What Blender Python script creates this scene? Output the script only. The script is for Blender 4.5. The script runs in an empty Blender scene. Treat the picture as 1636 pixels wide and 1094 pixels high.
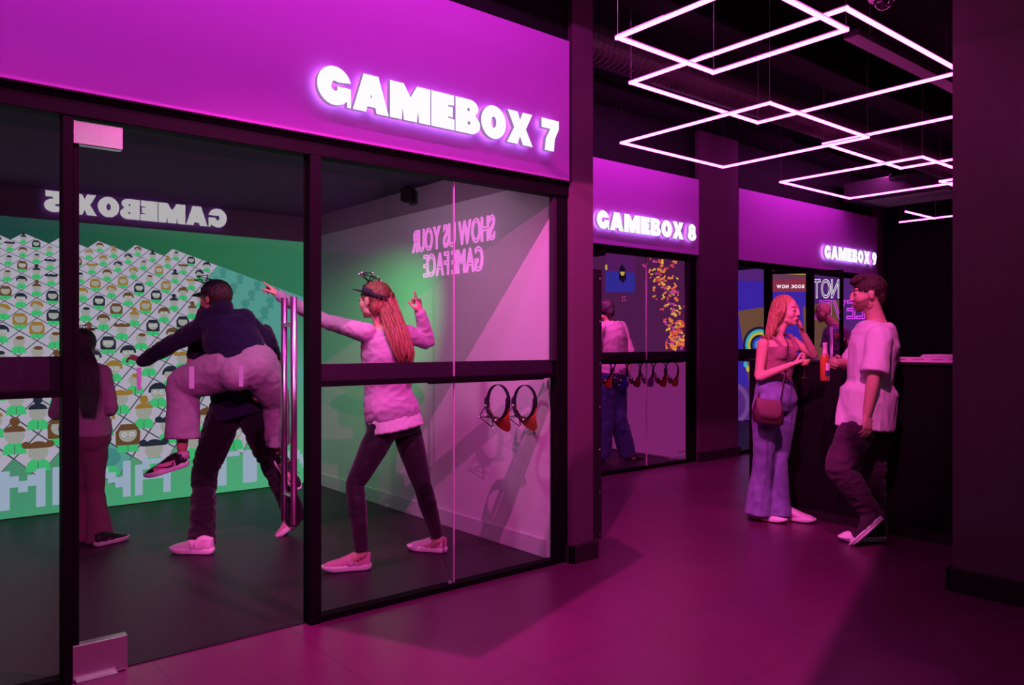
import bpy, bmesh, math, random
import numpy as np
from mathutils import Vector, Matrix, noise

# ------------------------------------------------------------------ camera, world, exposure
SC = bpy.context.scene
EYE = 1.35
FX, FY = 0.6345, 0.7730            # view direction in plan
cam_d = bpy.data.cameras.new('camera'); cam_d.sensor_width = 36; cam_d.lens = 27.13; cam_d.clip_start = .05
cam = bpy.data.objects.new('camera', cam_d); SC.collection.objects.link(cam)
cam.location = (0, 0, EYE); cam.rotation_euler = (math.pi/2, 0, -math.atan2(FX, FY))
SC.camera = cam
W = bpy.data.worlds.new('world'); SC.world = W; W.use_nodes = True
W.node_tree.nodes['Background'].inputs[0].default_value = (.5, .12, .55, 1)
W.node_tree.nodes['Background'].inputs[1].default_value = .02
SC.view_settings.view_transform = 'Standard'; SC.view_settings.look = 'None'
SC.view_settings.exposure = 0.0; SC.view_settings.gamma = 1.0
try: SC.view_settings.use_curve_mapping = False
except Exception: pass
SC.cycles.use_denoising = True
SC.cycles.max_bounces = 8; SC.cycles.transparent_max_bounces = 24
SC.cycles.sample_clamp_indirect = 4.0; SC.cycles.caustics_reflective = False; SC.cycles.caustics_refractive = False

def lamp(kind, loc, target, energy, color, **kw):
    d = bpy.data.lights.new(kind.lower()+'_light', kind); d.energy = energy; d.color = color
    o = bpy.data.objects.new(kind.lower()+'_light', d); SC.collection.objects.link(o); o.location = loc
    if target is not None:
        o.rotation_euler = (Vector(target)-Vector(loc)).to_track_quat('-Z', 'Y').to_euler()
    for k, v in kw.items(): setattr(d, k, v)
    return o
MAG = (1.0, .115, .62)
# corridor: magenta flood near the ceiling, flaps added to shape its shadows (its housing is built below)
STAGE = (1.75, 2.2, 3.52)
flood = lamp('SPOT', STAGE, (STAGE[0], STAGE[1], 0), 620, (1.0, .09, .56), spot_size=math.radians(168), spot_blend=.2, shadow_soft_size=.004)
# game room ceiling projector: it throws the green of the game picture on the side wall
proj_green = lamp('SPOT', (2.3, 3.93, 2.44), (3.23, 6.1, 1.0), 250, (.06, 1.0, .22), spot_size=math.radians(50), spot_blend=1.0, shadow_soft_size=.02)
pale_fill = lamp('SPOT', (1.7, 3.93, 2.44), (3.2, 4.9, 1.0), 50, (1.0, .48, .85), spot_size=math.radians(120), spot_blend=.8, shadow_soft_size=.05)  # added pale fill brightening the left game room, not a projector beam
room8_fill = lamp('SPOT', (5.7, 5.72, 2.5), (6.6, 6.4, .8), 120, (1.0, .1, .62), spot_size=math.radians(110), spot_blend=.7, shadow_soft_size=.05)  # added fill brightening the middle room, source unseen
room9_fill = lamp('SPOT', (9.5, 7.2, 2.4), (10.8, 6.6, .3), 40, (.6, .1, .9), spot_size=math.radians(120), spot_blend=.7, shadow_soft_size=.05)  # fill lamp of the far room, source unseen

# added unseen magenta spots brightening the rooms and people (housings and flaps below)
ADDED_FLOODS = [((.3, -.3, 3.5), (2.85, 4.15, .75), 820, 46), ((-1.0, -.3, 3.5), (1.1, 5.4, .8), 330, 36), ((2.5, 1.35, 3.55), (5.2, 2.95, 1.1), 430, 30), ((8.2, 2.6, 3.58), (9.8, 5.0, 1.3), 140, 34)]
for q_, t_, e_, c_ in ADDED_FLOODS:
    lamp('SPOT', q_, t_, e_, (1.0, .10, .56), spot_size=math.radians(c_), spot_blend=.55, shadow_soft_size=.02)
# added area lights that brighten the purple panels, housed as LED bars
PANEL_FILL = [((1.0, 2.55, 3.66), (1.0, 3.42, 2.62), 4.4, 44), ((5.3, 4.75, 3.62), (5.3, 5.40, 2.72), 3.2, 26), ((9.65, 4.75, 3.62), (9.65, 5.39, 2.72), 3.2, 26)]
for q_, t_, w_, e_ in PANEL_FILL:
    lamp('AREA', q_, t_, e_, (.95, .09, .85), shape='RECTANGLE', size=w_, size_y=.04)

# ------------------------------------------------------------------ helpers
def P(px, py, t):
    """world point seen at photo pixel (px,py) at depth t metres along the view axis"""
    r = (px-818)/1233.0
    return Vector((t*(FX+FY*r), t*(FY-FX*r), EYE+(547-py)/1233.0*t))
def PY(px, py, Y):
    r = (px-818)/1233.0; return P(px, py, Y/(FY-FX*r))
def PX(px, py, X):
    r = (px-818)/1233.0; return P(px, py, X/(FX+FY*r))
def PZ(px, py, Z):
    return P(px, py, (Z-EYE)*1233.0/(547-py))
RT = Vector((FY, -FX, 0)); FW = Vector((FX, FY, 0)); UP = Vector((0, 0, 1))

ORG = {}
class MB:
    def __init__(s): s.v = []; s.f = []; s.m = []; s.cur = 0
    def add(s, vs, fs):
        b = len(s.v); s.v += [tuple(v) for v in vs]
        for f in fs: s.f.append([b+i for i in f]); s.m.append(s.cur)
        return s
    def box(s, a, b):
        (x0, y0, z0), (x1, y1, z1) = a, b
        x0, x1 = min(x0, x1), max(x0, x1); y0, y1 = min(y0, y1), max(y0, y1); z0, z1 = min(z0, z1), max(z0, z1)
        return s.add([(x0,y0,z0),(x1,y0,z0),(x1,y1,z0),(x0,y1,z0),(x0,y0,z1),(x1,y0,z1),(x1,y1,z1),(x0,y1,z1)],
              [(0,3,2,1),(4,5,6,7),(0,1,5,4),(1,2,6,5),(2,3,7,6),(3,0,4,7)])
    def obox(s, c, ax, h):
        c = Vector(c); X, Y, Z = [Vector(a)*k for a, k in zip(ax, h)]
        vs = [c+X*i+Y*j+Z*k for k in (-1,1) for i, j in ((-1,-1),(1,-1),(1,1),(-1,1))]
        return s.add(vs, [(0,3,2,1),(4,5,6,7),(0,1,5,4),(1,2,6,5),(2,3,7,6),(3,0,4,7)])
    def poly(s, pts): return s.add(pts, [list(range(len(pts)))])
    def prism(s, pts, d):
        n = len(pts); d = Vector(d); a = [Vector(p) for p in pts]; b = [p+d for p in a]
        return s.add(a+b, [list(range(n))[::-1], list(range(n, 2*n))]+[(i, (i+1)%n, n+(i+1)%n, n+i) for i in range(n)])
    def ell(s, c, r, M=None, nu=14, nv=9):
        c = Vector(c); r = (r,)*3 if not hasattr(r, '__len__') else r
        vs = []; fs = []
        for j in range(1, nv):
            th = math.pi*j/nv
            for i in range(nu):
                ph = 2*math.pi*i/nu
                p = Vector((r[0]*math.sin(th)*math.cos(ph), r[1]*math.sin(th)*math.sin(ph), r[2]*math.cos(th)))
                vs.append(c+(M @ p if M is not None else p))
        t = Vector((0,0,r[2])); t = M @ t if M is not None else t
        vs += [c+t, c-t]; T = len(vs)-2
        for j in range(nv-2):
            for i in range(nu):
                k = (i+1)%nu; fs.append((j*nu+i, (j+1)*nu+i, (j+1)*nu+k, j*nu+k))
        for i in range(nu):
            k = (i+1)%nu; fs.append((T, i, k)); fs.append((T+1, (nv-2)*nu+k, (nv-2)*nu+i))
        return s.add(vs, fs)
    def loft(s, st, n=20, p=2.0, closed_caps=True):
        """st: list of (centre, axisA, axisB, ra, rb)"""
        vs = []; fs = []
        for c, A, B, ra, rb in st:
            c = Vector(c); A = Vector(A); B = Vector(B)
            for i in range(n):
                a = 2*math.pi*i/n; ca, sa = math.cos(a), math.sin(a)
                q = 2.0/p
                x = math.copysign(abs(ca)**q, ca); y = math.copysign(abs(sa)**q, sa)
                vs.append(c+A*(x*ra)+B*(y*rb))
        m = len(st)
        for j in range(m-1):
            for i in range(n):
                k = (i+1)%n; fs.append((j*n+i, j*n+k, (j+1)*n+k, (j+1)*n+i))
        if closed_caps:
            fs.append(list(range(n))[::-1]); fs.append([(m-1)*n+i for i in range(n)])
        return s.add(vs, fs)
    def tube(s, pts, r, n=8, flat=None):
        pts = [Vector(p) for p in pts]; m = len(pts)
        rr = list(r) if hasattr(r, '__len__') else [r]*m
        st = []; ref = None
        for i in range(m):
            d = (pts[min(i+1, m-1)]-pts[max(i-1, 0)])
            d = d.normalized() if d.length > 1e-9 else Vector((0,0,1))
            if ref is None:
                ref = Vector((0,0,1)) if abs(d.z) < .9 else Vector((1,0,0))
            A = (ref-d*ref.dot(d))
            A = A.normalized() if A.length > 1e-6 else d.orthogonal().normalized()
            B = d.cross(A).normalized(); ref = A
            st.append((pts[i], A, B, rr[i], rr[i]*(flat or 1)))
        return s.loft(st, n)
    def limb(s, pts, rr, n=16, sub=5, round_ends=True):
        """smooth tapered limb through joints, rounded ends"""
        pts = [Vector(p) for p in pts]; P_ = []; R_ = []
        m = len(pts)
        for i in range(m-1):
            p0 = pts[max(i-1,0)]; p1 = pts[i]; p2 = pts[i+1]; p3 = pts[min(i+2,m-1)]
            for k in range(sub):
                t = k/sub
                # soft blend between straight and catmull
                cr = .5*((2*p1)+(p2-p0)*t+(2*p0-5*p1+4*p2-p3)*t*t+(3*p1-p0-3*p2+p3)*t**3)
                ln = p1.lerp(p2, t)
                P_.append(ln.lerp(cr, .45)); R_.append(rr[i]*(1-t)+rr[i+1]*t)
        P_.append(pts[-1]); R_.append(rr[-1])
        s.tube(P_, R_, n)
        if round_ends:
            s.ell(P_[0], R_[0]*.995, nu=n, nv=8); s.ell(P_[-1], R_[-1]*.995, nu=n, nv=8)
        return s
    def xf(s, M):
        s.v = [tuple(M @ Vector(v)) for v in s.v]; return s
    def build(s, name, mat, parent=None, smooth=False, label=None, kind=None, cat=None, group=None, bevel=0):
        o_ = ORG.get(parent.name, Vector((0,0,0))) if parent else None
        V = np.array(s.v, dtype=float)
        if o_ is None:
            lo, hi = V.min(0), V.max(0); o_ = Vector(((lo[0]+hi[0])/2, (lo[1]+hi[1])/2, lo[2])); loc = o_
        else: loc = Vector((0,0,0))
        me = bpy.data.meshes.new(name); me.from_pydata((V-np.array(o_)).tolist(), [], s.f)
        mats = mat if isinstance(mat, (list, tuple)) else [mat]
        for m in mats: me.materials.append(m)
        me.polygons.foreach_set('material_index', s.m)
        if smooth: me.polygons.foreach_set('use_smooth', [True]*len(s.f))
        me.update()
        ob = bpy.data.objects.new(name, me); SC.collection.objects.link(ob); ob.location = loc
        ORG[ob.name] = o_
        if parent: ob.parent = parent
        tag(ob, label, cat, group, kind)
        if bevel:
            b = ob.modifiers.new('bevel', 'BEVEL'); b.width = bevel; b.segments = 2; b.limit_method = 'ANGLE'
        return ob
def tag(o, label=None, cat=None, group=None, kind=None):
    if label: o['label'] = label
    if cat: o['category'] = cat
    if group: o['group'] = group
    if kind: o['kind'] = kind
    return o
def empty(name, loc, label=None, cat=None, group=None, kind=None):
    o = bpy.data.objects.new(name, None); SC.collection.objects.link(o); o.location = loc; o.empty_display_size = .1
    ORG[o.name] = Vector(loc); return tag(o, label, cat, group, kind)
def struct(name, mb, mat, **k): return mb.build(name, mat, kind='structure', **k)

def mat(name, col, rough=.6, metal=0, spec=.5, bump=0, bscale=60, var=0, vscale=8, stretch=None, sheen=0, coat=0):
    m = bpy.data.materials.new(name); m.use_nodes = True; nt = m.node_tree; b = nt.nodes['Principled BSDF']
    b.inputs['Base Color'].default_value = (*col, 1); b.inputs['Roughness'].default_value = rough
    b.inputs['Metallic'].default_value = metal; b.inputs['Specular IOR Level'].default_value = spec
    if sheen: b.inputs['Sheen Weight'].default_value = sheen
    if coat: b.inputs['Coat Weight'].default_value = coat
    if bump or var:
        tc = nt.nodes.new('ShaderNodeTexCoord'); mp = nt.nodes.new('ShaderNodeMapping')
        nt.links.new(tc.outputs['Object'], mp.inputs[0])
        if stretch: mp.inputs['Scale'].default_value = stretch
    if bump:
        n = nt.nodes.new('ShaderNodeTexNoise'); n.inputs['Scale'].default_value = bscale; n.inputs['Detail'].default_value = 4
        bp = nt.nodes.new('ShaderNodeBump'); bp.inputs['Strength'].default_value = bump; bp.inputs['Distance'].default_value = .01
        nt.links.new(mp.outputs[0], n.inputs['Vector']); nt.links.new(n.outputs['Fac'], bp.inputs['Height']); nt.links.new(bp.outputs[0], b.inputs['Normal'])
    if var:
        n = nt.nodes.new('ShaderNodeTexNoise'); n.inputs['Scale'].default_value = vscale; n.inputs['Detail'].default_value = 5
        r = nt.nodes.new('ShaderNodeValToRGB'); r.color_ramp.elements[0].position = .3; r.color_ramp.elements[1].position = .7
        r.color_ramp.elements[0].color = (*[c*(1-var) for c in col], 1); r.color_ramp.elements[1].color = (*[min(1, c*(1+var)) for c in col], 1)
        nt.links.new(mp.outputs[0], n.inputs['Vector']); nt.links.new(n.outputs['Fac'], r.inputs[0]); nt.links.new(r.outputs[0], b.inputs['Base Color'])
    return m
def emit(name, col, strength=1.0):
    m = bpy.data.materials.new(name); m.use_nodes = True; nt = m.node_tree; nt.nodes.clear()
    e = nt.nodes.new('ShaderNodeEmission'); o = nt.nodes.new('ShaderNodeOutputMaterial')
    e.inputs[0].default_value = (*col, 1); e.inputs[1].default_value = strength; nt.links.new(e.outputs[0], o.inputs[0])
    return m
def glassmat(name, ior=1.75, tint=(.93, .93, .95), rough=.0):
    m = bpy.data.materials.new(name); m.use_nodes = True; nt = m.node_tree; nt.nodes.clear()
    o = nt.nodes.new('ShaderNodeOutputMaterial'); mx = nt.nodes.new('ShaderNodeMixShader'); fr = nt.nodes.new('ShaderNodeFresnel')
    t = nt.nodes.new('ShaderNodeBsdfTransparent'); g = nt.nodes.new('ShaderNodeBsdfGlossy')
    ge = nt.nodes.new('ShaderNodeNewGeometry'); mr = nt.nodes.new('ShaderNodeMapRange')   # same reflectance from both sides of the sheet
    mr.inputs['To Min'].default_value = ior; mr.inputs['To Max'].default_value = 1/ior
    nt.links.new(ge.outputs['Backfacing'], mr.inputs[0]); nt.links.new(mr.outputs[0], fr.inputs['IOR'])
    t.inputs[0].default_value = (*tint, 1); g.inputs['Roughness'].default_value = rough
    g.inputs['Color'].default_value = (.95, .95, .95, 1)
    nt.links.new(fr.outputs[0], mx.inputs[0]); nt.links.new(t.outputs[0], mx.inputs[1]); nt.links.new(g.outputs[0], mx.inputs[2]); nt.links.new(mx.outputs[0], o.inputs[0])
    return m

M_ = {}
M_['floor'] = mat('corridor_floor_tiles', (.10, .045, .055), rough=.3, spec=.5)
# tiles: faint joints
nt = M_['floor'].node_tree; b = nt.nodes['Principled BSDF']
tc = nt.nodes.new('ShaderNodeTexCoord'); br = nt.nodes.new('ShaderNodeTexBrick'); br.offset = 0
br.inputs['Scale'].default_value = 1.0; br.inputs['Brick Width'].default_value = .6; br.inputs['Row Height'].default_value = .6
br.inputs['Mortar Size'].default_value = .0035; br.inputs['Color1'].default_value = (.11, .018, .072, 1); br.inputs['Color2'].default_value = (.105, .017, .069, 1)
br.inputs['Mortar'].default_value = (.07, .012, .048, 1)
ns = nt.nodes.new('ShaderNodeTexNoise'); ns.inputs['Scale'].default_value = 3; ns.inputs['Detail'].default_value = 6
rr = nt.nodes.new('ShaderNodeMapRange'); rr.inputs['To Min'].default_value = .24; rr.inputs['To Max'].default_value = .42
nt.links.new(tc.outputs['Object'], br.inputs['Vector']); nt.links.new(tc.outputs['Object'], ns.inputs['Vector'])
nt.links.new(br.outputs['Color'], b.inputs['Base Color']); nt.links.new(ns.outputs['Fac'], rr.inputs[0]); nt.links.new(rr.outputs[0], b.inputs['Roughness'])
M_['roomfloor'] = mat('dark_vinyl', (.015, .011, .015), rough=.45, spec=.25, bump=.05, bscale=200)
M_['black'] = mat('black_paint', (.005, .004, .005), rough=.7, spec=.12)
M_['ceil'] = mat('black_ceiling', (.012, .009, .012), rough=.9, spec=.1, bump=.3, bscale=20)
M_['plaster'] = mat('dark_plum_plaster', (.09, .036, .07), rough=.85, spec=.15, bump=.08, bscale=90)
M_['rightcol'] = mat('plum_plaster', (.16, .09, .13), rough=.85, spec=.15, bump=.08, bscale=90)
M_['base'] = mat('black_baseboard', (.02, .012, .016), rough=.5, spec=.3)
M_['fascia'] = mat('purple_fascia_panel', (.47, .12, .55), rough=.6, spec=.2)
M_['frame'] = mat('dark_anodised_aluminium', (.004, .0026, .0038), rough=.6, spec=.05)
M_['darkpanel'] = mat('dark_violet_panel', (.022, .008, .022), rough=.5, spec=.3)
M_['glass'] = glassmat('clear_glass')
M_['steel'] = mat('brushed_steel', (.78, .74, .76), rough=.28, metal=1.0, bump=.04, bscale=150)
M_['roomwall'] = mat('pale_grey_plaster', (.50, .50, .52), rough=.85, spec=.15, bump=.05, bscale=120)
M_['roomskirt'] = mat('pale_grey_skirting', (.40, .41, .44), rough=.5)
M_['roomtop'] = mat('mauve_grey_paint', (.22, .17, .22), rough=.9)
M_['roomceil'] = mat('dark_room_ceiling', (.06, .022, .09), rough=.9)
M_['duct'] = mat('grey_flexible_duct', (.10, .08, .09), rough=.45, metal=.5)
M_['white'] = mat('white_plastic', (.75, .72, .74), rough=.4)
M_['grey'] = mat('grey_metal', (.3, .28, .3), rough=.5)
M_['cable'] = mat('thin_steel_cable', (.35, .3, .33), rough=.4, metal=.8)
M_['letter'] = emit('lit_white_acrylic', (1, .97, 1), 1.0); M_['letter_bright'] = emit('lit_white_acrylic_bright', (1, .97, 1), 6.0)  # brighter copy lifts the reflection of the mirrored sign
M_['halo'] = emit('violet_white_halo_led', (.62, .50, 1.0), 5.0)
M_['letterside'] = emit('milky_acrylic_side', (.62, .28, .85), .55)
M_['neon'] = emit('magenta_led_tube', (1.0, .075, .58), 12.0)
M_['channel'] = mat('aluminium_led_channel', (.7, .55, .65), rough=.4, metal=.4)
M_['pinkneon'] = emit('pink_neon_tube', (1.0, .16, .85), 9.0)
M_['whiteneon'] = emit('white_neon_tube', (1.0, .9, 1.0), 1.1)
M_['violetneon'] = emit('violet_neon_tube', (.75, .06, .85), 1.1)
M_['sticker'] = mat('frosted_sticker', (.20, .28, .26), rough=.7)
# ------------------------------------------------------------------ shell
GY = 3.49      # glazing plane of room 7
FP = 3.42      # fascia / column front plane
CZ = 3.75
struct('floor', MB().box((-4, -4, -.1), (13, 10, 0)), M_['floor'])
struct('floor', MB().box((-1.6, 3.5, 0), (3.23, 6.99, .004)), M_['roomfloor'])
struct('floor', MB().box((3.46, 5.5, 0), (7.12, 9.0, .004)), M_['roomfloor'])
struct('floor', MB().box((7.9, 5.5, 0), (11.52, 9.0, .004)), M_['roomfloor'])
struct('floor', MB().box((-3, -3.6, 0), (4.5, -.86, .004)), M_['roomfloor'])
struct('ceiling', MB().box((-4, -4, CZ), (13, 10, CZ+.1)), M_['ceil'])
# room 7
struct('wall_back', MB().box((-1.7, 6.98, 0), (3.33, 7.1, 2.56)), M_['roomtop'])
struct('wall_left', MB().box((-1.75, 3.52, 0), (-1.6, 6.98, 2.56)), M_['roomwall'])
w = MB().box((3.23, 3.56, 0), (3.33, 6.98, 2.36)); w.cur = 1; w.box((3.23, 3.56, 2.36), (3.33, 6.98, 2.56))  # upper band darkened in colour for the wall above the projector light
struct('wall_right', w, [M_['roomwall'], M_['roomtop']])
struct('ceiling', MB().box((-1.6, 3.56, 2.55), (3.23, 6.98, 2.62)), M_['roomceil'])
struct('baseboard_right', MB().box((3.215, 3.6, .004), (3.23, 6.96, .12)), M_['roomskirt'], bevel=.003)
# column and recess
struct('wall_column', MB().box((3.285, 3.42, 0), (3.465, 5.44, CZ)), M_['plaster'])
struct('baseboard_column', MB().box((3.26, 3.395, 0), (3.49, 3.43, .105)).box((3.465, 3.42, 0), (3.49, 5.42, .105)).box((3.26, 3.395, 0), (3.285, 3.46, .105)), M_['base'], bevel=.004)
# above the glazing of room 7
struct('wall_front', MB().box((-4, 3.46, 2.34), (3.285, 3.56, CZ)).box((-4, 3.46, 0), (-1.6, 3.56, 2.34)), M_['black'])
# rooms 8 and 9
struct('wall_front', MB().box((3.465, 5.46, 2.34), (11.6, 5.58, CZ)), M_['black'])
struct('wall_back', MB().box((3.35, 9.0, 0), (11.62, 9.1, 2.7)), M_['roomtop'])
struct('wall_right', MB().box((7.12, 5.5, 0), (7.22, 9.0, 2.7)), M_['roomwall'])
struct('wall_left', MB().box((3.36, 5.46, 0), (3.46, 9.0, 2.7)), M_['roomtop'])
struct('wall_column', MB().box((7.17, 5.40, 0), (7.92, 5.62, CZ)), M_['plaster'])
struct('baseboard_column', MB().box((7.145, 5.375, 0), (7.945, 5.41, .11)).box((7.92, 5.4, 0), (7.945, 5.5, .11)), M_['base'], bevel=.004)
struct('wall_left', MB().box((7.8, 5.62, 0), (7.9, 9.0, 2.7)), M_['roomtop'])
struct('wall_right', MB().box((11.52, 5.46, 0), (11.62, 9.0, 2.7)), M_['roomtop'])
struct('ceiling', MB().box((3.46, 5.58, 2.7), (11.52, 9.0, 2.76)), M_['roomceil'])
struct('wall_column', MB().box((11.40, 5.38, 0), (11.56, 5.5, CZ)), M_['plaster'])
struct('wall_far', MB().box((11.60, -4, 0), (11.75, 5.46, CZ)), M_['black'])
# right column near the camera
struct('wall_column', MB().box((4.53, -.78, 0), (5.05, 1.73, CZ)), M_['rightcol'])
struct('baseboard_column', MB().box((4.505, -.76, 0), (4.53, 1.755, .125)).box((4.505, 1.73, 0), (5.05, 1.755, .125)), M_['base'], bevel=.004)
struct('wall_rear', MB().box((5.05, -.9, 0), (11.6, -.78, CZ)), M_['black'])
struct('wall_rear', MB().box((-4, -.9, 2.34), (4.53, -.805, CZ)).box((-4, -.9, 0), (-2.2, -.8, 2.34)).box((3.2, -.9, 0), (4.53, -.8, 2.34)), M_['black'])
struct('wall_back', MB().box((-4, -3.7, 0), (4.53, -3.6, CZ)), M_['roomtop'])
struct('ceiling', MB().box((-3, -3.6, 2.55), (4.53, -.9, 2.62)), M_['roomceil'])
struct('wall_end', MB().box((-4.1, -4, 0), (-4, 10, CZ)), M_['black'])

# fascia panels
def fascia(x0, x1, y, label, flip=1):
    mb = MB().box((x0, y, 2.335), (x1, y+.034*flip, 3.19))
    o = mb.build('fascia_panel', M_['fascia'], label=label, cat='wall panel', bevel=.004); return o
fascia(-3.2, 3.262, FP, 'large purple panel above the glass front at left, carrying the GAMEBOX 7 letters')
fascia(3.47, 7.165, 5.40, 'middle purple panel above the glass front, carrying the GAMEBOX 8 letters')
fascia(7.925, 11.40, 5.39, 'farthest purple panel above the bar couple, carrying the GAMEBOX 9 letters')
fascia(-2.2, 4.45, -.79, 'purple panel of the opposite front, seen only mirrored in the glass', flip=1)

# ------------------------------------------------------------------ letters
def glyph(ch, size, offset, extrude, sx=1.0, outline=None, res=4):
    c = bpy.data.curves.new('g', 'FONT'); c.body = ch; c.size = size; c.resolution_u = res
    if outline: c.fill_mode = 'NONE'; c.bevel_depth = outline; c.bevel_resolution = 1; c.offset = offset
    else: c.extrude = extrude; c.offset = offset
    o = bpy.data.objects.new('g', c); SC.collection.objects.link(o)
    dg = bpy.context.evaluated_depsgraph_get(); me = bpy.data.meshes.new_from_object(o.evaluated_get(dg))
    vs = [(v.co.x*sx, v.co.y, v.co.z) for v in me.vertices]; fs = [list(p.vertices) for p in me.polygons]
    bpy.data.objects.remove(o); bpy.data.curves.remove(c); bpy.data.meshes.remove(me)
    return vs, fs
def string_glyphs(text, height, offset, extrude, gap, space, sx=1.0, outline=None):
    """returns list of (ch, verts, faces) laid out along x, baseline at 0, cap height == height"""
    hv, _ = glyph('H', 1, 0, .01); cap = max(v[1] for v in hv)-min(v[1] for v in hv); size = (height-2*offset)/cap
    x = 0; out = []
    for ch in text:
        if ch == ' ': x += space; continue
        vs, fs = glyph(ch, size, offset, extrude, sx, outline)
        lo = min(v[0] for v in vs); hi = max(v[0] for v in vs)
        out.append((ch, [(v[0]-lo+x, v[1], v[2]) for v in vs], fs)); x += hi-lo+gap
    return out, x-gap
def _arc(cx, cy, rx, ry, a0, a1, n=14):
    return [(cx+rx*math.cos(math.radians(a0+(a1-a0)*i/n)), cy+ry*math.sin(math.radians(a0+(a1-a0)*i/n))) for i in range(n+1)]
def _hole(cx, cy, rx, ry, n=12): return _arc(cx, cy, rx, ry, 0, -360, n)[:-1]
FAT = {   # heavy sign alphabet, unit cap height: (width, outline, holes)
 'G': (1.04, _arc(.52, .5, .52, .5, 16, 316, 30)+[(.90, .0), (1.02, .0), (1.02, .50), (.60, .50), (.60, .44)]+_arc(.53, .5, .11, .13, -40, -300, 10)+[(.62, .60)], []),
 'A': (1.16, [(0, 0), (.34, 1), (.82, 1), (1.16, 0), (.76, 0), (.72, .15), (.46, .15), (.42, 0)], [[(.56, .40), (.585, .50), (.61, .40)]]),
 'M': (1.40, [(0, 0), (0, 1), (.47, 1), (.70, .66), (.93, 1), (1.40, 1), (1.40, 0), (1.0, 0), (.965, .32), (.93, 0), (.47, 0), (.435, .32), (.40, 0)], []),
 'E': (.86, [(0, 0), (0, 1), (.84, 1), (.84, .71), (.62, .69), (.62, .655), (.80, .65), (.80, .37), (.62, .365), (.62, .33), (.86, .31), (.86, 0)], []),
 'B': (.96, [(0, 0), (0, 1), (.55, 1)]+_arc(.55, .76, .34, .24, 80, -52, 10)+_arc(.58, .28, .38, .28, 50, -90, 12), [_hole(.50, .70, .05, .045), _hole(.52, .31, .055, .05)]),
 'O': (1.02, _arc(.51, .5, .51, .5, 0, 360, 32)[:-1], [_hole(.51, .5, .105, .17)]),
 'X': (1.12, [(0, 0), (.31, .5), (.03, 1), (.45, 1), (.565, .76), (.68, 1), (1.10, 1), (.82, .5), (1.12, 0), (.68, 0), (.565, .25), (.45, 0)], []),
 '7': (.80, [(0, 1), (.80, 1), (.80, .74), (.62, .42), (.56, 0), (.14, 0), (.20, .38), (.40, .70), (0, .70)], []),
 '8': (.88, _arc(.44, .74, .36, .26, -20, 200, 16)+_arc(.44, .29, .44, .29, 145, 395, 20), [_hole(.44, .72, .06, .05), _hole(.44, .30, .07, .06)]),
 '9': (.88, _arc(.44, .66, .44, .34, -30, 255, 20)+[(.34, .28), (.10, .02), (.50, 0), (.70, .16)], [_hole(.44, .67, .07, .06)]),
 '5': (.84, [(.10, 1), (.78, 1), (.78, .72), (.45, .72), (.45, .64)]+_arc(.42, .32, .42, .32, 75, -150, 16)+[(.02, .30), (.36, .30), (.36, .38), (.06, .42)], [])}
from mathutils.geometry import tessellate_polygon
def channel_sign(text, x0, x1, y, zc, d, label, h=.185, rev=False):
    """letters on a wall in an X plane; d=-1: faces -Y, d=+1 faces +Y (reads towards -X)"""
    adv = 0; lay_ = []
    for ch in text:
        if ch == ' ': adv += .36; continue
        w_, out, holes = FAT[ch]; lay_.append((ch, adv, w_, out, holes)); adv += w_+.035
    k = (x1-x0)/(adv-.035)
    root = empty('letter_sign', ((x0+x1)/2, y, zc), label, 'sign')
    for ch, a0, w_, out, holes in lay_:
        loops = [out]+holes; mb = MB()
        P2 = [(x0+(a0+a)*k if d < 0 else x1-(a0+a)*k, zc-h/2+b_*h) for lp in loops for a, b_ in lp]
        n = len(P2); yb, yf = y+d*.026, y+d*.052
        mb.v = [(a, yf, b_) for a, b_ in P2]+[(a, yb, b_) for a, b_ in P2]
        for t in tessellate_polygon([[Vector((a, b_, 0)) for a, b_ in lp] for lp in loops]):
            mb.f.append(list(t)); mb.m.append(0); mb.f.append([n+i for i in t]); mb.m.append(1)
        o_ = 0
        for lp in loops:
            m = len(lp)
            for i in range(m): mb.f.append([o_+i, o_+(i+1) % m, n+o_+(i+1) % m, n+o_+i]); mb.m.append(2)
            o_ += m
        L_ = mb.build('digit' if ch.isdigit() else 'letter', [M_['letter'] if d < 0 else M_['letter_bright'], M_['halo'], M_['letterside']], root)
        pin = MB(); cx = sum(p[0] for p in P2)/n
        pin.tube([(cx, y, zc), (cx, yb, zc)], .004, 6); pin.build('stand_off', M_['cable'], L_)
    return root
channel_sign('GAMEBOX 7', 1.585, 3.125, FP, 2.57, -1, 'lit white GAMEBOX 7 letters on the large purple panel at left')
channel_sign('GAMEBOX 8', 5.47, 7.05, 5.40, 2.57, -1, 'lit white GAMEBOX 8 letters on the middle purple panel')
channel_sign('GAMEBOX 9', 9.80, 11.28, 5.39, 2.57, -1, 'lit white GAMEBOX 9 letters on the farthest purple panel')
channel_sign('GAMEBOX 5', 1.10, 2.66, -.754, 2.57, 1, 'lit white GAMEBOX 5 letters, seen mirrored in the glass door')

def neon_sign(rows, origin, ax, up, nrm, label, matr, r=.006, offset=0.0, name='neon_sign'):
    """rows: (text, x, z, height, total width)"""
    root = empty(name, origin, label, 'neon sign'); ax = Vector(ax); up = Vector(up); nrm = Vector(nrm); o = Vector(origin)
    for ri, (text, x, z, h, wd) in enumerate(rows):
        gl, w_ = string_glyphs(text, h, offset, 0, .012, h*.35, 1.0, outline=r)
        k = wd/w_; mm = matr[ri] if isinstance(matr, list) else matr
        for ch, vs, fs in gl:
            mb = MB().add([o+ax*(x+v[0]*k)+up*(z+v[1])+nrm*(.03+v[2]) for v in vs], fs)
            mb.build('letter', mm, root)
    return root
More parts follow.
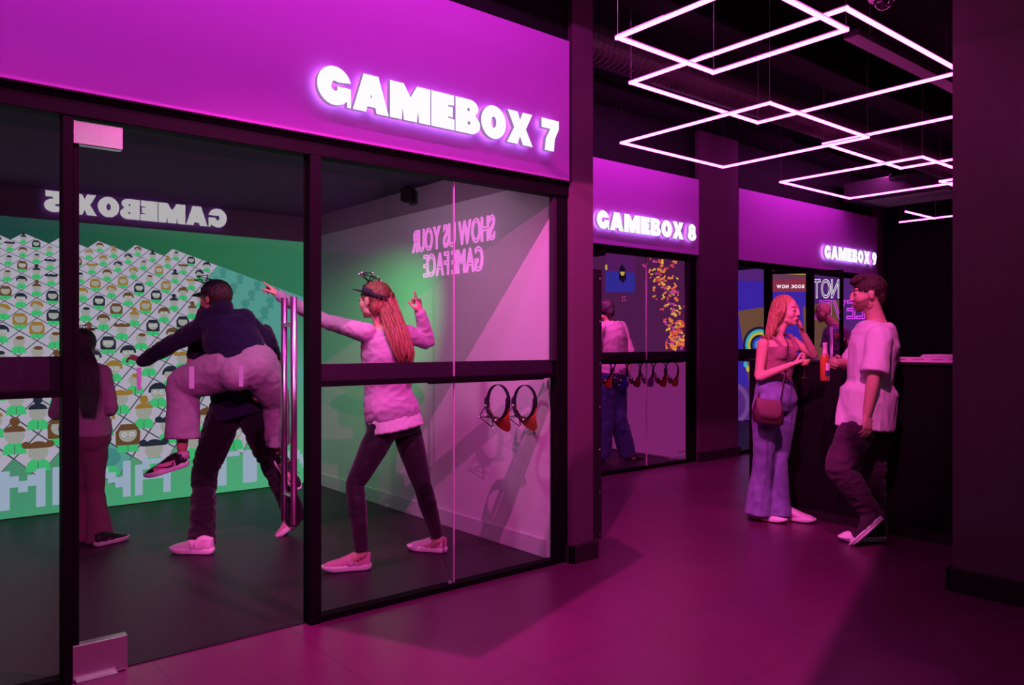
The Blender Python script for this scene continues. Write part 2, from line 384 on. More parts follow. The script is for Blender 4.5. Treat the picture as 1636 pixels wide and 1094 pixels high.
# pink neon on the near column: visible through its reflection in the glass
neon_sign([('SHOW US YOUR', 0, .08, .225, 1.46), ('GAME FACE', .18, -.20, .225, 1.05)], (4.53, 1.24, 2.25), (0,-1,0), (0,0,1), (-1,0,0),
          'pink neon SHOW US YOUR GAME FACE sign mirrored in the glass', M_['pinkneon'], r=.0095)

# ------------------------------------------------------------------ neon ceiling loops
NZ = 2.95
def strip(mb, a, b, ext):
    a, b = Vector(a), Vector(b); d = (b-a).normalized(); n = Vector((-d.y, d.x, 0)); L = (b-a).length/2+ext
    mb.obox((a+b)/2, (d, n, UP), (L, .0078, .008)); return d, n, L
def loop(x0, x1, y0, y1, z, label, sides='LRBT', cables=True):
    root = empty('ceiling_light_loop', ((x0+x1)/2, (y0+y1)/2, z), label, 'ceiling light', group=None)
    segs = {'L': ((x0,y0),(x0,y1)), 'R': ((x1,y0),(x1,y1)), 'B': ((x0,y0),(x1,y0)), 'T': ((x0,y1),(x1,y1))}
    for s in sides:
        (ax, ay), (bx, by) = segs[s]
        mb = MB(); d, n, L = strip(mb, (ax, ay, z), (bx, by, z), .0125 if s in 'LR' else -.013)
        mb.build('light_tube', M_['neon'], root)
        c = MB().obox(((ax+bx)/2, (ay+by)/2, z+.0112), (d, n, UP), (L, .0100, .003)); c.build('channel', M_['channel'], root)
    if cables:
        pts = []
        for s in sides:
            (ax, ay), (bx, by) = segs[s]; pts += [(ax, ay), (bx, by)]
        for p in sorted(set(pts)):
            if -3.5 < p[0] < 11.4: MB().tube([(p[0], p[1], z+.0175), (p[0], p[1], CZ)], .0016, 6).build('cable', M_['cable'], root)
    return root
loop(1.61, 2.98, .74, 2.10, 2.975, 'magenta light loop seen only mirrored across the top of the glass door')
loop(3.00, 3.83, 1.97, 2.78, 2.95, 'smallest magenta light loop, its near corner cut by the top of the photo')
loop(3.645, 5.04, 1.875, 3.265, 2.978, 'large magenta light loop right above the bar couple, crossing the smallest loop')
loop(4.605, 5.965, 2.895, 4.225, 2.95, 'magenta light loop whose left corner points at the purple GAMEBOX 8 panel')
loop(5.995, 7.39, 1.90, 3.27, 2.978, 'magenta light loop above the bar that runs behind the near right column')
loop(6.96, 8.34, 2.90, 4.25, 2.95, 'magenta light loop in front of the round ceiling vent')
loop(8.29, 9.70, 1.90, 3.28, 2.978, 'far magenta light loop, mostly hidden behind the near right column')
loop(9.69, 10.56, 3.3, 4.24, 2.95, 'short magenta light bar below the ceiling air unit', sides='T')
loop(10.69, 11.3, 3.4, 4.74, 2.978, 'farthest magenta light bar by the black end wall', sides='L')

# ------------------------------------------------------------------ ceiling services
mb = MB(); pts = []; rs = []
for i in range(240):
    x = 3.55+i*.027; pts.append((x, 3.70, 3.38)); rs.append(.125 if i % 2 else .137)
mb.tube(pts, rs, 20); mb.build('ventilation_duct', M_['duct'], smooth=False, label='ribbed grey flexible duct running above the light loops', cat='duct')
for x in (4.2, 6.2, 8.2):
    pass
MB().box((2.2, 3.05, 3.45), (10.5, 3.30, 3.70)).build('air_duct', M_['frame'], label='dark rectangular air duct beside the ribbed duct', cat='duct', bevel=.01)
r = empty('light_rail', (5.2, 2.4, 3.3), 'short pale rail hanging above the large magenta loop', 'rail')
MB().box((4.75, 2.36, 3.28), (6.5, 2.46, 3.32)).build('rail', M_['duct'], r); [MB().tube([(q, 2.41, 3.32), (q, 2.41, CZ)], .004, 6).build('hanger', M_['cable'], r) for q in (5, 6.2)]
r = empty('cable_tray', (5.9, .9, 3.2), 'thin pale cable tray at the top beside the near right column', 'cable tray')
mb = MB()
for k in (0, .12): mb.tube([(4.0, 1.40+k, 3.3), (7.5, 1.40+k, 3.3)], .008, 6)
for i in range(18): mb.tube([(4.1+i*.19, 1.40, 3.3), (4.1+i*.19, 1.52, 3.3)], .004, 6)
mb.build('tray', M_['grey'], r); [MB().tube([(q, 1.46, 3.3), (q, 1.46, CZ)], .004, 6).build('hanger', M_['cable'], r) for q in (4.6, 6.9)]
for k, (yy, z0) in enumerate(((2.0, 3.6), (2.75, 3.62))):
    MB().tube([(4.4, yy, z0), (10.8, yy, z0)], .022, 10).build('conduit', M_['frame'], label=['dark conduit pipe under the ceiling, the one nearer the bar', 'dark conduit pipe under the ceiling, beside the square duct'][k], cat='pipe')
# dome camera
r = empty('dome_camera', (4.24, 1.97, 3.16), 'white dome security camera at the top of the photo', 'camera')
MB().loft([((4.24, 1.97, z), (1,0,0), (0,1,0), q, q) for z, q in ((3.30, .05), (3.29, .075), (3.23, .078), (3.215, .06))], 24).tube([(4.24,1.97,3.3),(4.24,1.97,CZ)], .02, 10).build('housing', M_['white'], r, smooth=True)
MB().ell((4.24, 1.97, 3.215), (.052, .052, .05)).build('dome', mat('smoked_dome', (.02, .01, .015), rough=.05, coat=1), r, smooth=True)
# round vent
c = PZ(1462, 284, 3.5); r = empty('round_ceiling_vent', c, 'round slatted ceiling vent behind the light loops', 'vent')
mb = MB()
for q in (.06, .12, .18, .24, .30):
    mb.tube([(c.x+q*math.cos(a*math.pi/16), c.y+q*math.sin(a*math.pi/16), 3.5) for a in range(33)], .012, 6)
mb.build('grille', M_['duct'], r)
MB().loft([((c.x, c.y, 3.53), (1,0,0), (0,1,0), .32, .32), ((c.x, c.y, CZ), (1,0,0), (0,1,0), .2, .2)], 24).build('collar', M_['frame'], r)
# ceiling cassette
c = PZ(1462, 316, 3.3)
r = empty('ceiling_air_unit', c, 'grey rectangular air conditioning unit hanging at the far ceiling', 'air conditioner')
MB().box((c.x-.5, c.y-.75, 3.3), (c.x+.5, c.y+.75, 3.55)).build('casing', M_['duct'], r, bevel=.02)
MB().box((c.x-.36, c.y-.55, 3.285), (c.x+.36, c.y+.55, 3.30)).build('grille', M_['grey'], r, bevel=.004)
for sx in (-.43, .43): MB().box((c.x+sx-.02, c.y-.5, 3.292), (c.x+sx+.02, c.y+.5, 3.30)).build('louvre', M_['black'], r)
# unseen magenta flood with flaps added to cut its light
lx, ly, lz = STAGE
r = empty('stage_light', STAGE, 'black stage flood with barn doors above the corridor, out of the photo', 'stage light')
MB().loft([((lx, ly, lz+.02), (1,0,0), (0,1,0), .07, .07), ((lx, ly, lz+.14), (1,0,0), (0,1,0), .07, .07), ((lx, ly, lz+.16), (1,0,0), (0,1,0), .04, .04)], 20).tube([(lx, ly, lz+.16), (lx, ly, CZ)], .012, 8).build('housing', M_['black'], r)
# leaves: floor points are pulled to the leaf plane, so the leaf shades exactly that patch of floor
def leaf(pts, zl):
    k = (lz-zl)/lz
    q = [(lx+(x-lx)*k, ly+(y-ly)*k, zl) for x, y in pts]
    MB().prism(q, (0, 0, .003)).build('barn_door', M_['black'], r)
sdir = (.947, .32); ndir = (-.32, .947)
def sn(s_, n_): return (sdir[0]*s_+ndir[0]*n_, sdir[1]*s_+ndir[1]*n_)
leaf([(1.98, 2.64), (3.745, 3.24), (3.93, 3.72), (1.60, 3.48)], lz-.46)
leaf([sn(-9, .60), sn(14, .60), sn(14, -9), sn(-9, -9)], lz-.30)
MB().box((lx-1.2, ly+.27, lz-.262), (lx+1.6, ly+.275, lz+.1)).build('barn_door', M_['black'], r)  # flap added to keep the flood off the purple panel
MB().obox((lx+.32*.0784, ly-.947*.0784, lz-.10), ((.947,.32,0), (-.32,.947,0), (0,0,1)), (1.0, .002, .2)).build('barn_door', M_['black'], r)  # plate added to keep the flood off the near right column
for k_, (q_, t_, e_, c_) in enumerate(ADDED_FLOODS):  # housings made up for the added spots
    q_ = Vector(q_); d_ = (Vector(t_)-q_).normalized()
    r = empty('stage_light', q_, ['black stage light above the corridor aimed at the side wall of the left game room', 'black stage light above the corridor aimed through the glass door', 'black stage light above the corridor aimed at the bar couple', 'black stage light above the bar aimed at the far glass door'][k_], 'stage light')
    a_ = d_.orthogonal().normalized(); b_ = d_.cross(a_)
    MB().loft([(q_-d_*.04, a_, b_, .07, .07), (q_-d_*.16, a_, b_, .07, .07), (q_-d_*.20, a_, b_, .04, .04)], 20).build('housing', M_['black'], r)
    MB().tube([q_-d_*.12, (q_.x-d_.x*.12, q_.y-d_.y*.12, CZ)], .012, 8).build('yoke', M_['black'], r)
    if k_ < 2:
        MB().box((q_.x-.5, q_.y+.27, q_.z-.27*(q_.z-2.32)/(3.42-q_.y)), (q_.x+.9, q_.y+.275, q_.z+.05)).build('barn_door', M_['black'], r)  # flap added to keep this spot off the purple panel
for k_, (q_, t_, w_, e_) in enumerate(PANEL_FILL):  # housings made up for the added panel lights
    q_ = Vector(q_); d_ = (Vector(t_)-q_).normalized(); b_ = Vector((1,0,0)).cross(d_)
    r = empty('wash_light_bar', q_, ['dark LED wash bar over the large purple panel at left', 'dark LED wash bar over the middle purple panel', 'dark LED wash bar over the farthest purple panel'][k_], 'wash light')
    MB().obox(q_-d_*.03, ((1,0,0), b_, d_), (w_/2, .03, .02)).build('housing', M_['black'], r)
    for sx in (-.45, .45): MB().tube([q_-d_*.03+Vector((w_*sx, 0, 0)), (q_.x+w_*sx, q_.y-d_.y*.03, CZ)], .008, 6).build('bracket', M_['black'], r)
# ------------------------------------------------------------------ glass fronts
def pane(name, x0, x1, z0, z1, y, parent, th=.008):
    return MB().box((x0, y-th/2, z0), (x1, y+th/2, z1)).build(name, M_['glasspane'], parent)
# thin solid panes: one reflecting sheet each, so a pane is a single face with real frame depth around it
M_['glasspane'] = M_['glass']
def sheet(name, x0, x1, z0, z1, y, parent):
    return MB().poly([(x0, y, z0), (x1, y, z0), (x1, y, z1), (x0, y, z1)]).build(name, M_['glass'], parent)
def X7(px): return PY(px, 500, GY).x
xA0, xA1, xB0, xB1, xC0, xC1 = X7(97), X7(114), X7(490), X7(508), X7(884), 3.285
# --- frame of room 7
w = empty('window_1', ((xA0+xC1)/2, GY, 0), kind='structure')
f = MB()
f.box((-1.6, 3.45, 2.245), (3.285, 3.53, 2.31)); f.box((-1.6, 3.445, 2.31), (3.285, 3.55, 2.34))
f.build('head_rail', M_['frame'], w, bevel=.003)
MB().box((xA0, 3.455, 0), (xA1, 3.525, 2.245)).build('post', M_['frame'], w, bevel=.003)
MB().box((xB0, 3.45, 0), (xB1, 3.53, 2.245)).build('post', M_['frame'], w, bevel=.003)
MB().box((xC0+.01, 3.46, 0), (xC1-.0, 3.53, 2.245)).build('post', M_['frame'], w, bevel=.003)
MB().box((xC0-.02, 3.47, 1.24), (xC0+.012, 3.505, 2.245)).build('post', M_['darkpanel'], w)
MB().box((-1.6, 3.46, 0), (xA0, 3.52, .03)).box((xB1, 3.46, 0), (xC0, 3.52, .03)).build('sill_rail', M_['frame'], w)
# transoms with a recessed violet panel strip above a black bar
MB().box((xB1, 3.462, 1.135), (xC0, 3.518, 1.165)).build('transom', M_['frame'], w, bevel=.002)
MB().box((xB1, 3.497, 1.165), (xC0, 3.507, 1.245)).build('transom_panel', M_['darkpanel'], w)
MB().box((-1.6, 3.462, 1.135), (xA0, 3.518, 1.165)).build('transom', M_['frame'], w, bevel=.002)
MB().box((-1.6, 3.497, 1.165), (xA0, 3.507, 1.295)).build('transom_panel', M_['darkpanel'], w)
xj = X7(725)
sheet('glass_pane', -1.6, xA0, .03, 2.245, GY, w)
sheet('glass_pane', xB1, xj-.002, .03, 2.245, GY, w)
sheet('glass_pane', xj+.002, xC0+.01, .03, 2.245, GY, w)
MB().box((xj-.0025, GY-.005, .03), (xj+.0025, GY+.005, 2.245)).build('glass_joint', mat('milky_silicone', (.45, .3, .42), rough=.4), w)
c = PY(719, 930, GY-.004); MB().tube([(c.x, GY-.006, c.z), (c.x, GY-.002, c.z)], .012, 18).build('round_sticker', M_['sticker'], w)
# --- glass door
d = empty('door_1', ((xA1+xB0)/2, GY, 0), kind='structure')
g0, g1 = xA1+.012, xB0-.006
MB().box((xA1+.004, GY-.01, .02), (xA1+.026, GY+.014, 2.235)).build('edge_profile', M_['frame'], d, bevel=.002)
sheet('glass_leaf', g0, g1, .02, 2.225, GY, d)
pw = PY(204, 1040, GY-.02).x
MB().box((xA1-.004, GY-.022, .005), (pw, GY+.022, .145)).build('bottom_hinge_fitting', M_['steel'], d, bevel=.003)
pw2 = PY(196, 200, GY-.02).x
MB().box((xA1+.004, GY-.022, 2.14), (pw2, GY+.022, 2.235)).build('top_hinge_fitting', M_['steel'], d, bevel=.003)
MB().box((xA1+.01, GY-.05, 0), (xA1+.16, GY+.05, .008)).build('floor_pivot', M_['steel'], d)
h = PY(470, 500, GY-.06); hx = h.x
hz0, hz1 = PY(470, 838, GY-.06).z, PY(470, 474, GY-.06).z
for sgn, nm in ((-1, 'outer'), (1, 'inner')):
    MB().tube([(hx, GY+sgn*.055, hz0), (hx, GY+sgn*.055, hz1)], .0155, 16).build('pull_handle', M_['steel'], d, smooth=True)
MB().tube([(hx, GY-.055, hz1-.13), (hx, GY+.055, hz1-.13)], .011, 12).tube([(hx, GY-.055, hz0+.13), (hx, GY+.055, hz0+.13)], .011, 12).build('handle_spacer', M_['steel'], d)
for px, wpx in ((222, 7), (306, 8), (385, 7)):
    a = PY(px-wpx/2, 592, GY-.002); b_ = PY(px+wpx/2, 617, GY-.002)
    MB().box((a.x, GY-.003, 1.15), (b_.x, GY-.001, 1.245)).build('safety_sticker', M_['sticker'], d)
# --- riveted panel standing in the recess behind the column
r = empty('riveted_panel', (3.68, 3.76, 0), 'dark riveted metal panel standing behind the column left of the GAMEBOX 8 front', 'metal panel')
MB().box((3.47, 3.735, .0), (3.872, 3.785, 1.855)).build('panel', M_['darkpanel'], r, bevel=.004)
for k in range(7):
    MB().ell((3.852, 3.735, 1.79-k*.295), (.007, .004, .007), nu=8, nv=6).build('rivet', M_['steel'], r, smooth=True)
# --- room 8 front
Y8 = 5.47
def X8(px): return PY(px, 500, Y8).x
w = empty('window_2', (5.3, Y8, 0), kind='structure')
x0, x1 = 3.465, 7.17
MB().box((x0, 5.44, 2.27), (x1, 5.52, 2.34)).build('head_rail', M_['frame'], w)
MB().box((X8(1101), 5.44, 0), (x1, 5.52, 2.27)).build('post', M_['frame'], w)
MB().box((X8(1096), 5.455, 1.25), (X8(1101), 5.49, 2.27)).build('post', M_['darkpanel'], w)
MB().box((5.0, 5.44, 0), (5.08, 5.52, 2.27)).build('post', M_['frame'], w)
MB().box((x0, 5.44, 0), (X8(1101), 5.5, .035)).build('sill_rail', M_['frame'], w)
MB().box((5.08, 5.45, 1.135), (X8(1101), 5.5, 1.165)).build('transom', M_['frame'], w)
MB().box((5.08, 5.475, 1.165), (X8(1101), 5.485, 1.25)).build('transom_panel', M_['darkpanel'], w)
sheet('glass_pane', 5.08, X8(1032), .035, 2.27, Y8, w); sheet('glass_pane', X8(1034), X8(1101), .035, 2.27, Y8, w); sheet('glass_pane', x0, 5.0, .035, 2.27, Y8, w)
MB().box((X8(1032.3), Y8-.005, .035), (X8(1033.7), Y8+.005, 2.27)).build('glass_joint', bpy.data.materials['milky_silicone'], w)
# faint, unreadable lines of small print on the glass, lower right corner
mb = MB(); rnd_ = random.Random(2)
for z, n_ in ((.115, 11), (.055, 17)):
    xl, xr = X8(1066 if n_ > 11 else 1075), X8(1096); st_ = (xr-xl)/n_
    for k in range(n_):
        if rnd_.random() < .15: continue
        mb.box((xl+k*st_, Y8-.003, z), (xl+k*st_+st_*.62, Y8-.002, z+rnd_.uniform(.022, .032)))
mb.build('glass_lettering', M_['sticker'], w)
# --- room 9 front
w = empty('window_3', (9.5, 5.47, 0), kind='structure')
def X9(px): return PY(px, 500, 5.47).x
MB().box((7.92, 5.44, 2.27), (11.42, 5.52, 2.34)).build('head_rail', M_['frame'], w)
MB().box((X9(1226), 5.44, 0), (X9(1231), 5.52, 2.27)).build('post', M_['frame'], w)
MB().box((X9(1293), 5.44, 0), (X9(1298), 5.52, 2.27)).build('post', M_['frame'], w)
MB().box((7.92, 5.45, 1.125), (X9(1226), 5.5, 1.16)).build('transom', M_['frame'], w)
MB().box((7.92, 5.475, 1.16), (X9(1226), 5.485, 1.27)).build('transom_panel', M_['darkpanel'], w)
MB().box((7.92, 5.44, 0), (X9(1226), 5.5, .035)).box((X9(1298), 5.44, 0), (11.4, 5.5, .035)).build('sill_rail', M_['frame'], w)
sheet('glass_pane', 7.92, X9(1226), .035, 2.27, 5.47, w); sheet('glass_pane', X9(1298), 11.4, .035, 2.27, 5.47, w)
# open framed glass leaf
A = P(1228, 500, 9.95); B = P(1347, 500, 9.75); A.z = B.z = 0
ax = (B-A).normalized(); nn = Vector((-ax.y, ax.x, 0)); L = (B-A).length
d = empty('door_2', A, kind='structure')
mb = MB()
mb.obox(A+ax*.02+UP*1.14, (ax, nn, UP), (.02, .02, 1.13)); mb.obox(B-ax*.02+UP*1.14, (ax, nn, UP), (.022, .02, 1.13))
mb.obox((A+B)/2+UP*2.25, (ax, nn, UP), (L/2, .02, .02)); mb.obox((A+B)/2+UP*.03, (ax, nn, UP), (L/2, .02, .02))
mb.build('door_frame', M_['frame'], d)
MB().poly([A+UP*.05, B+UP*.05, B+UP*2.23, A+UP*2.23]).build('glass_leaf', M_['glass'], d)
hp = B-ax*.14
for k in (-.05, .05): MB().tube([hp+nn*k+UP*.5, hp+nn*k+UP*1.55], .013, 10).build('pull_handle', M_['steel'], d, smooth=True)
# --- opposite front (behind the camera)
w = empty('window_4', (.5, -.83, 0), kind='structure')
f = MB().box((-2.2, -.88, 2.26), (3.2, -.82, 2.34)); f.build('head_rail', M_['frame'], w)
for x in (-2.2, -.7, .4, 1.6, 3.14): MB().box((x, -.88, 0), (x+.06, -.82, 2.26)).build('post', M_['frame'], w)
for a_, b_ in ((-2.14, -.7), (-.64, .4), (.46, 1.6), (1.66, 3.14)): sheet('glass_pane', a_, b_, .02, 2.26, -.85, w)

# ------------------------------------------------------------------ projected game picture in room 7, its light painted in as glowing faces
def grad_emit(name, stops_x, stops_z=None, strength=1.0, xr=(0, 1), zr=(0, 1), mixf=.5, nz=.0):
    """display picture: colours laid out over the screen's own width (object X) and height (object Z)"""
    m = bpy.data.materials.new(name); m.use_nodes = True; nt = m.node_tree; nt.nodes.clear()
    o = nt.nodes.new('ShaderNodeOutputMaterial'); e = nt.nodes.new('ShaderNodeEmission'); e.inputs[1].default_value = strength
    tc = nt.nodes.new('ShaderNodeTexCoord'); sp = nt.nodes.new('ShaderNodeSeparateXYZ'); nt.links.new(tc.outputs['Object'], sp.inputs[0])
    def ramp(out, rng, stops):
        mr = nt.nodes.new('ShaderNodeMapRange'); mr.inputs['From Min'].default_value = rng[0]; mr.inputs['From Max'].default_value = rng[1]
        cr = nt.nodes.new('ShaderNodeValToRGB'); cr.color_ramp.elements.remove(cr.color_ramp.elements[1])
        for i, (p, c) in enumerate(stops):
            el = cr.color_ramp.elements[0] if i == 0 else cr.color_ramp.elements.new(p)
            el.position = p; el.color = (*c, 1)
        nt.links.new(out, mr.inputs[0]); nt.links.new(mr.outputs[0], cr.inputs[0]); return cr.outputs[0]
    a = ramp(sp.outputs[0], xr, stops_x); out = a
    if stops_z:
        b = ramp(sp.outputs[2], zr, stops_z); mx = nt.nodes.new('ShaderNodeMix'); mx.data_type = 'RGBA'; mx.inputs[0].default_value = mixf
        nt.links.new(a, mx.inputs[6]); nt.links.new(b, mx.inputs[7]); out = mx.outputs[2]
    nt.links.new(out, e.inputs[0]); nt.links.new(e.outputs[0], o.inputs[0]); return m
BY = 6.975
Hm = np.array([[0.07608696788468823, -0.1341129157603074, 1.3701222820290617], [-0.11055356206915382, -0.1404144435735438, 1.7566057247574243], [-0.03138242002133077, -0.030980862047451548, 1.0]])
def board(a, b):
    q = Hm @ np.array([a, b, 1.0]); return q[0]/q[2], q[1]/q[2]
sm = [grad_emit('screen_backdrop', [(0, (.010, .025, .05)), (.5, (.012, .05, .06)), (.75, (.03, .22, .08)), (1, (.055, .32, .15))],
                [(0, (.10, .55, .26)), (.22, (.14, .42, .24)), (.5, (.12, .34, .30)), (.78, (.015, .07, .05)), (1, (.012, .06, .04))], 1.0, (-2.38, 2.38), (0, 2.31), .52),
      emit('screen_tile', (.44, .40, .50)), emit('screen_grid', (.045, .06, .075)), emit('screen_jacket', (.05, .48, .16)), emit('screen_skin', (.33, .33, .30)),
      emit('screen_hair_gold', (.30, .17, .03)), emit('screen_hair_brown', (.13, .06, .025)), emit('screen_hair_dark', (.018, .022, .04)),
      emit('screen_letter', (.33, .42, .55)), emit('screen_tile_faint', (.09, .33, .28)), emit('screen_faint_head', (.055, .25, .22)), emit('screen_lens', (.6, .6, .62)), emit('screen_bar', (.24, .32, .42))]
mb = MB()
x0s, x1s = -1.58, 3.19
def lay(pts, mi, lv): # pts in wall (x,z)
    mb.cur = mi; mb.poly([(x, BY-.0012*lv, z) for x, z in pts])
lay([(x0s, .01), (x1s, .01), (x1s, 2.31), (x0s, 2.31)], 0, 0)
random.seed(5)
def disc(cx, cz, rx, rz, mi, lv, a0=0, a1=360, n=18):
    pts = [(cx+rx*math.cos(math.radians(a0+(a1-a0)*i/n)), cz+rz*math.sin(math.radians(a0+(a1-a0)*i/n))) for i in range(n+1)]
    if a1-a0 >= 360: pts = pts[:-1]
    lay(pts, mi, lv)
for bb in range(-6, 13):
    for aa in range(-12, 20):
        if aa < -11-2*bb: continue
        c4 = [board(aa, bb), board(aa+1, bb), board(aa+1, bb+1), board(aa, bb+1)]
        cx, cz = board(aa+.5, bb+.5)
        if 1-.03138*(aa+.5)-.03098*(bb+.5) < .35: continue
        xs = [p[0] for p in c4]; zs = [p[1] for p in c4]
        if min(xs) < x0s or max(xs) > x1s or min(zs) < .16 or max(zs) > 2.30: continue
        faint = (cx > 2.28+.28*(1.9-cz)) or cz < .42
        lay(c4, 9 if faint and cz > .42 else 2, 1)
        if faint and cx > 2.9: continue
        ins = []
        for p in c4: ins.append((cx+(p[0]-cx)*.955, cz+(p[1]-cz)*.955))
        if not faint: lay(ins, 1, 2)
        elif cz > .42: lay([(cx+(p[0]-cx)*.93, cz+(p[1]-cz)*.93) for p in c4], 9, 2)
        else: lay(ins, 9, 2)
        hgt = max(zs)-min(zs); wdt = max(xs)-min(xs); u = min(hgt, wdt)*.57
        if faint:
            disc(cx, cz+.16*u, .42*u, .40*u, 10, 3); lay([(cx-.4*u, cz-.62*u), (cx+.4*u, cz-.62*u), (cx+.22*u, cz-.2*u), (cx-.22*u, cz-.2*u)], 3 if cz < .42 else 10, 3.2); continue
        hc = random.choice([5, 5, 6, 6, 7, 7, 7]); st = random.choice('bowcslgpt')
        lay([(cx-.46*u, cz-.72*u), (cx+.46*u, cz-.72*u), (cx+.40*u, cz-.35*u), (cx+.16*u, cz-.16*u), (cx-.16*u, cz-.16*u), (cx-.40*u, cz-.35*u)], 3, 3)
        lay([(cx-.012*u, cz-.72*u), (cx+.012*u, cz-.72*u), (cx+.012*u, cz-.3*u), (cx-.012*u, cz-.3*u)], 2, 4)
        if st in 'lg': lay([(cx-.50*u, cz-.40*u), (cx+.50*u, cz-.40*u), (cx+.52*u, cz+.2*u), (cx+.3*u, cz+.55*u), (cx-.3*u, cz+.55*u), (cx-.52*u, cz+.2*u)], hc, 3.5)
        if st in 'bo': disc(cx, cz+.72*u, .2*u, .2*u, hc, 3.5)
        if st == 'p':
            disc(cx-.44*u, cz+.42*u, .17*u, .15*u, hc, 3.5); disc(cx+.44*u, cz+.42*u, .17*u, .15*u, hc, 3.5)
        if st in 'wct': disc(cx, cz+.16*u, .50*u, .46*u, hc, 3.5, -10, 190)
        disc(cx, cz+.10*u, .38*u, .36*u, 4, 4)
        if st == 's': disc(cx+.06*u, cz+.36*u, .27*u, .13*u, hc, 5)
        elif st == 'c': lay([(cx-.4*u, cz+.1*u), (cx-.2*u, cz+.4*u), (cx+.4*u, cz+.12*u), (cx+.36*u, cz+.4*u), (cx, cz+.56*u), (cx-.34*u, cz+.42*u)], hc, 5)
        else: disc(cx, cz+.22*u, .42*u, .34*u, hc, 5, 8, 172)
        if st in 'gtw' and random.random() < .7:
            for sx in (-1, 1): disc(cx+sx*.16*u, cz+.08*u, .11*u, .10*u, 11, 6, n=10); disc(cx+sx*.16*u, cz+.08*u, .075*u, .065*u, 4, 7, n=10)
# lower veil of the picture and pixel letters
FONT = {'E': ['1111', '1000', '1000', '1110', '1000', '1000', '1111'], 'L': ['1000']*6+['1111'], 'I': ['11', '11', '11', '11', '11', '11', '11'],
 'M': ['10001', '11011', '11111', '10101', '10001', '10001', '10001'], 'N': ['10001', '11001', '11101', '10111', '10011', '10001', '10001'],
 'A': ['01110', '11011', '10001', '11111', '10001', '10001', '10001'], 'T': ['111111', '001100', '001100', '001100', '001100', '001100', '001100'], 'O': ['01110', '11011', '10001', '10001', '10001', '11011', '01110']}
def wx(px): return PY(px, 700, 6.97).x
for ch, p0, p1 in (('L', -150, -100), ('I', -85, -60), ('M', 0, 72), ('I', 84, 112), ('N', 148, 208), ('A', 216, 272), ('T', 318, 382), ('I', 388, 410), ('O', 424, 462), ('N', 470, 510)):
    rows = FONT[ch]; n = len(rows[0]); xa, xb = wx(p0), min(wx(p1), x1s-.01); z0, z1 = .075, .37; bw = (xb-xa)/n; bh = (z1-z0)/7
    for r_, row in enumerate(rows):
        for k, v in enumerate(row):
            if v == '1': lay([(xa+k*bw-.002, z1-(r_+1)*bh-.001), (xa+(k+1)*bw+.002, z1-(r_+1)*bh-.001), (xa+(k+1)*bw+.002, z1-r_*bh+.001), (xa+k*bw-.002, z1-r_*bh+.001)], 8, 9)
scr = mb.build('projection_screen', sm, label='glowing green game picture with diamond portrait tiles on the back wall', cat='projected screen')

# ------------------------------------------------------------------ projectors and tracker in room 7
def projector(x, y, z, tgt, label):
    r = empty('ceiling_projector', (x, y, z), label, 'projector')
    d = (Vector(tgt)-Vector((x, y, z))); d.z = 0; d.normalize(); n = Vector((-d.y, d.x, 0))
    MB().obox((x-d.x*.16, y-d.y*.16, z+.06), (d, n, UP), (.13, .16, .05)).build('casing', M_['black'], r, bevel=.01)
    MB().tube([(x-d.x*.035, y-d.y*.035, z+.06), (x-d.x*.015, y-d.y*.015, z+.06)], .035, 16).build('lens_ring', M_['grey'], r)
    MB().tube([(x-d.x*.16, y-d.y*.16, z+.11), (x-d.x*.16, y-d.y*.16, 2.55)], .015, 8).build('mount', M_['black'], r)
projector(2.3, 3.90, 2.40, (3.23, 6.2, 1.1), 'black projector under the game room ceiling, the one nearer the side wall')
projector(1.6, 3.90, 2.40, (3.2, 4.9, 1.2), 'black projector under the game room ceiling, the one nearer the door')  # casing put in for the added pale fill
c = P(652, 312, 5.9)
r = empty('tracking_camera', c, 'small black tracking camera under the dark ceiling left of the pale side wall', 'camera')
MB().obox((c.x, c.y, c.z), ((.8,.6,0), (-.6,.8,0), (0,0,1)), (.05, .045, .05)).build('casing', M_['black'], r, bevel=.008)
MB().tube([(c.x, c.y, c.z+.05), (c.x, c.y, 2.55)], .02, 8).build('mount', M_['black'], r)

# ------------------------------------------------------------------ picture walls in rooms 8 and 9, projected light painted as glowing faces
random.seed(11)
mb = MB(); X8w = 7.112
def lay8(pts, mi, lv): mb.cur = mi; mb.poly([(X8w-.0012*lv, y, z) for y, z in pts])
def w8(px, py): v = PX(px, py, X8w); return (v.y, v.z)
lay8([(8.8, .02), (5.53, .02), (5.53, 2.45), (8.8, 2.45)], 0, 0)  # light on the wall painted in as an even glow
lay8([(8.8, .02), (5.53, .02), (5.53, 1.2), (8.8, 1.2)], 9, .5)  # pinker light on the lower wall painted in as a glowing band
lay8([w8(968, 402), w8(1015, 402), w8(1014, 467), w8(968, 467)], 1, 1)
lay8([w8(968, 432), w8(1015, 436), w8(1014, 467), w8(968, 467)], 2, 2)
lay8([w8(990, 428), w8(994, 422), w8(999, 428), w8(1001, 445), w8(996, 452), w8(989, 446)], 3, 3)  # dark figure in the blue scene
lay8([w8(991, 434), w8(999, 434), w8(997, 440), w8(993, 440)], 4, 4)
lay8([w8(967, 424), w8(970, 422), w8(971, 430), w8(968, 432)], 4, 4)
for k in range(4):
    a = math.radians(45+90*k); c0 = w8(997, 477)
    lay8([(c0[0]+.03*math.cos(a+u)*r_, c0[1]+.03*math.sin(a+u)*r_) for u, r_ in ((-.5, .7), (0, 1.6), (.5, .7), (0, .5))], 5, 3)
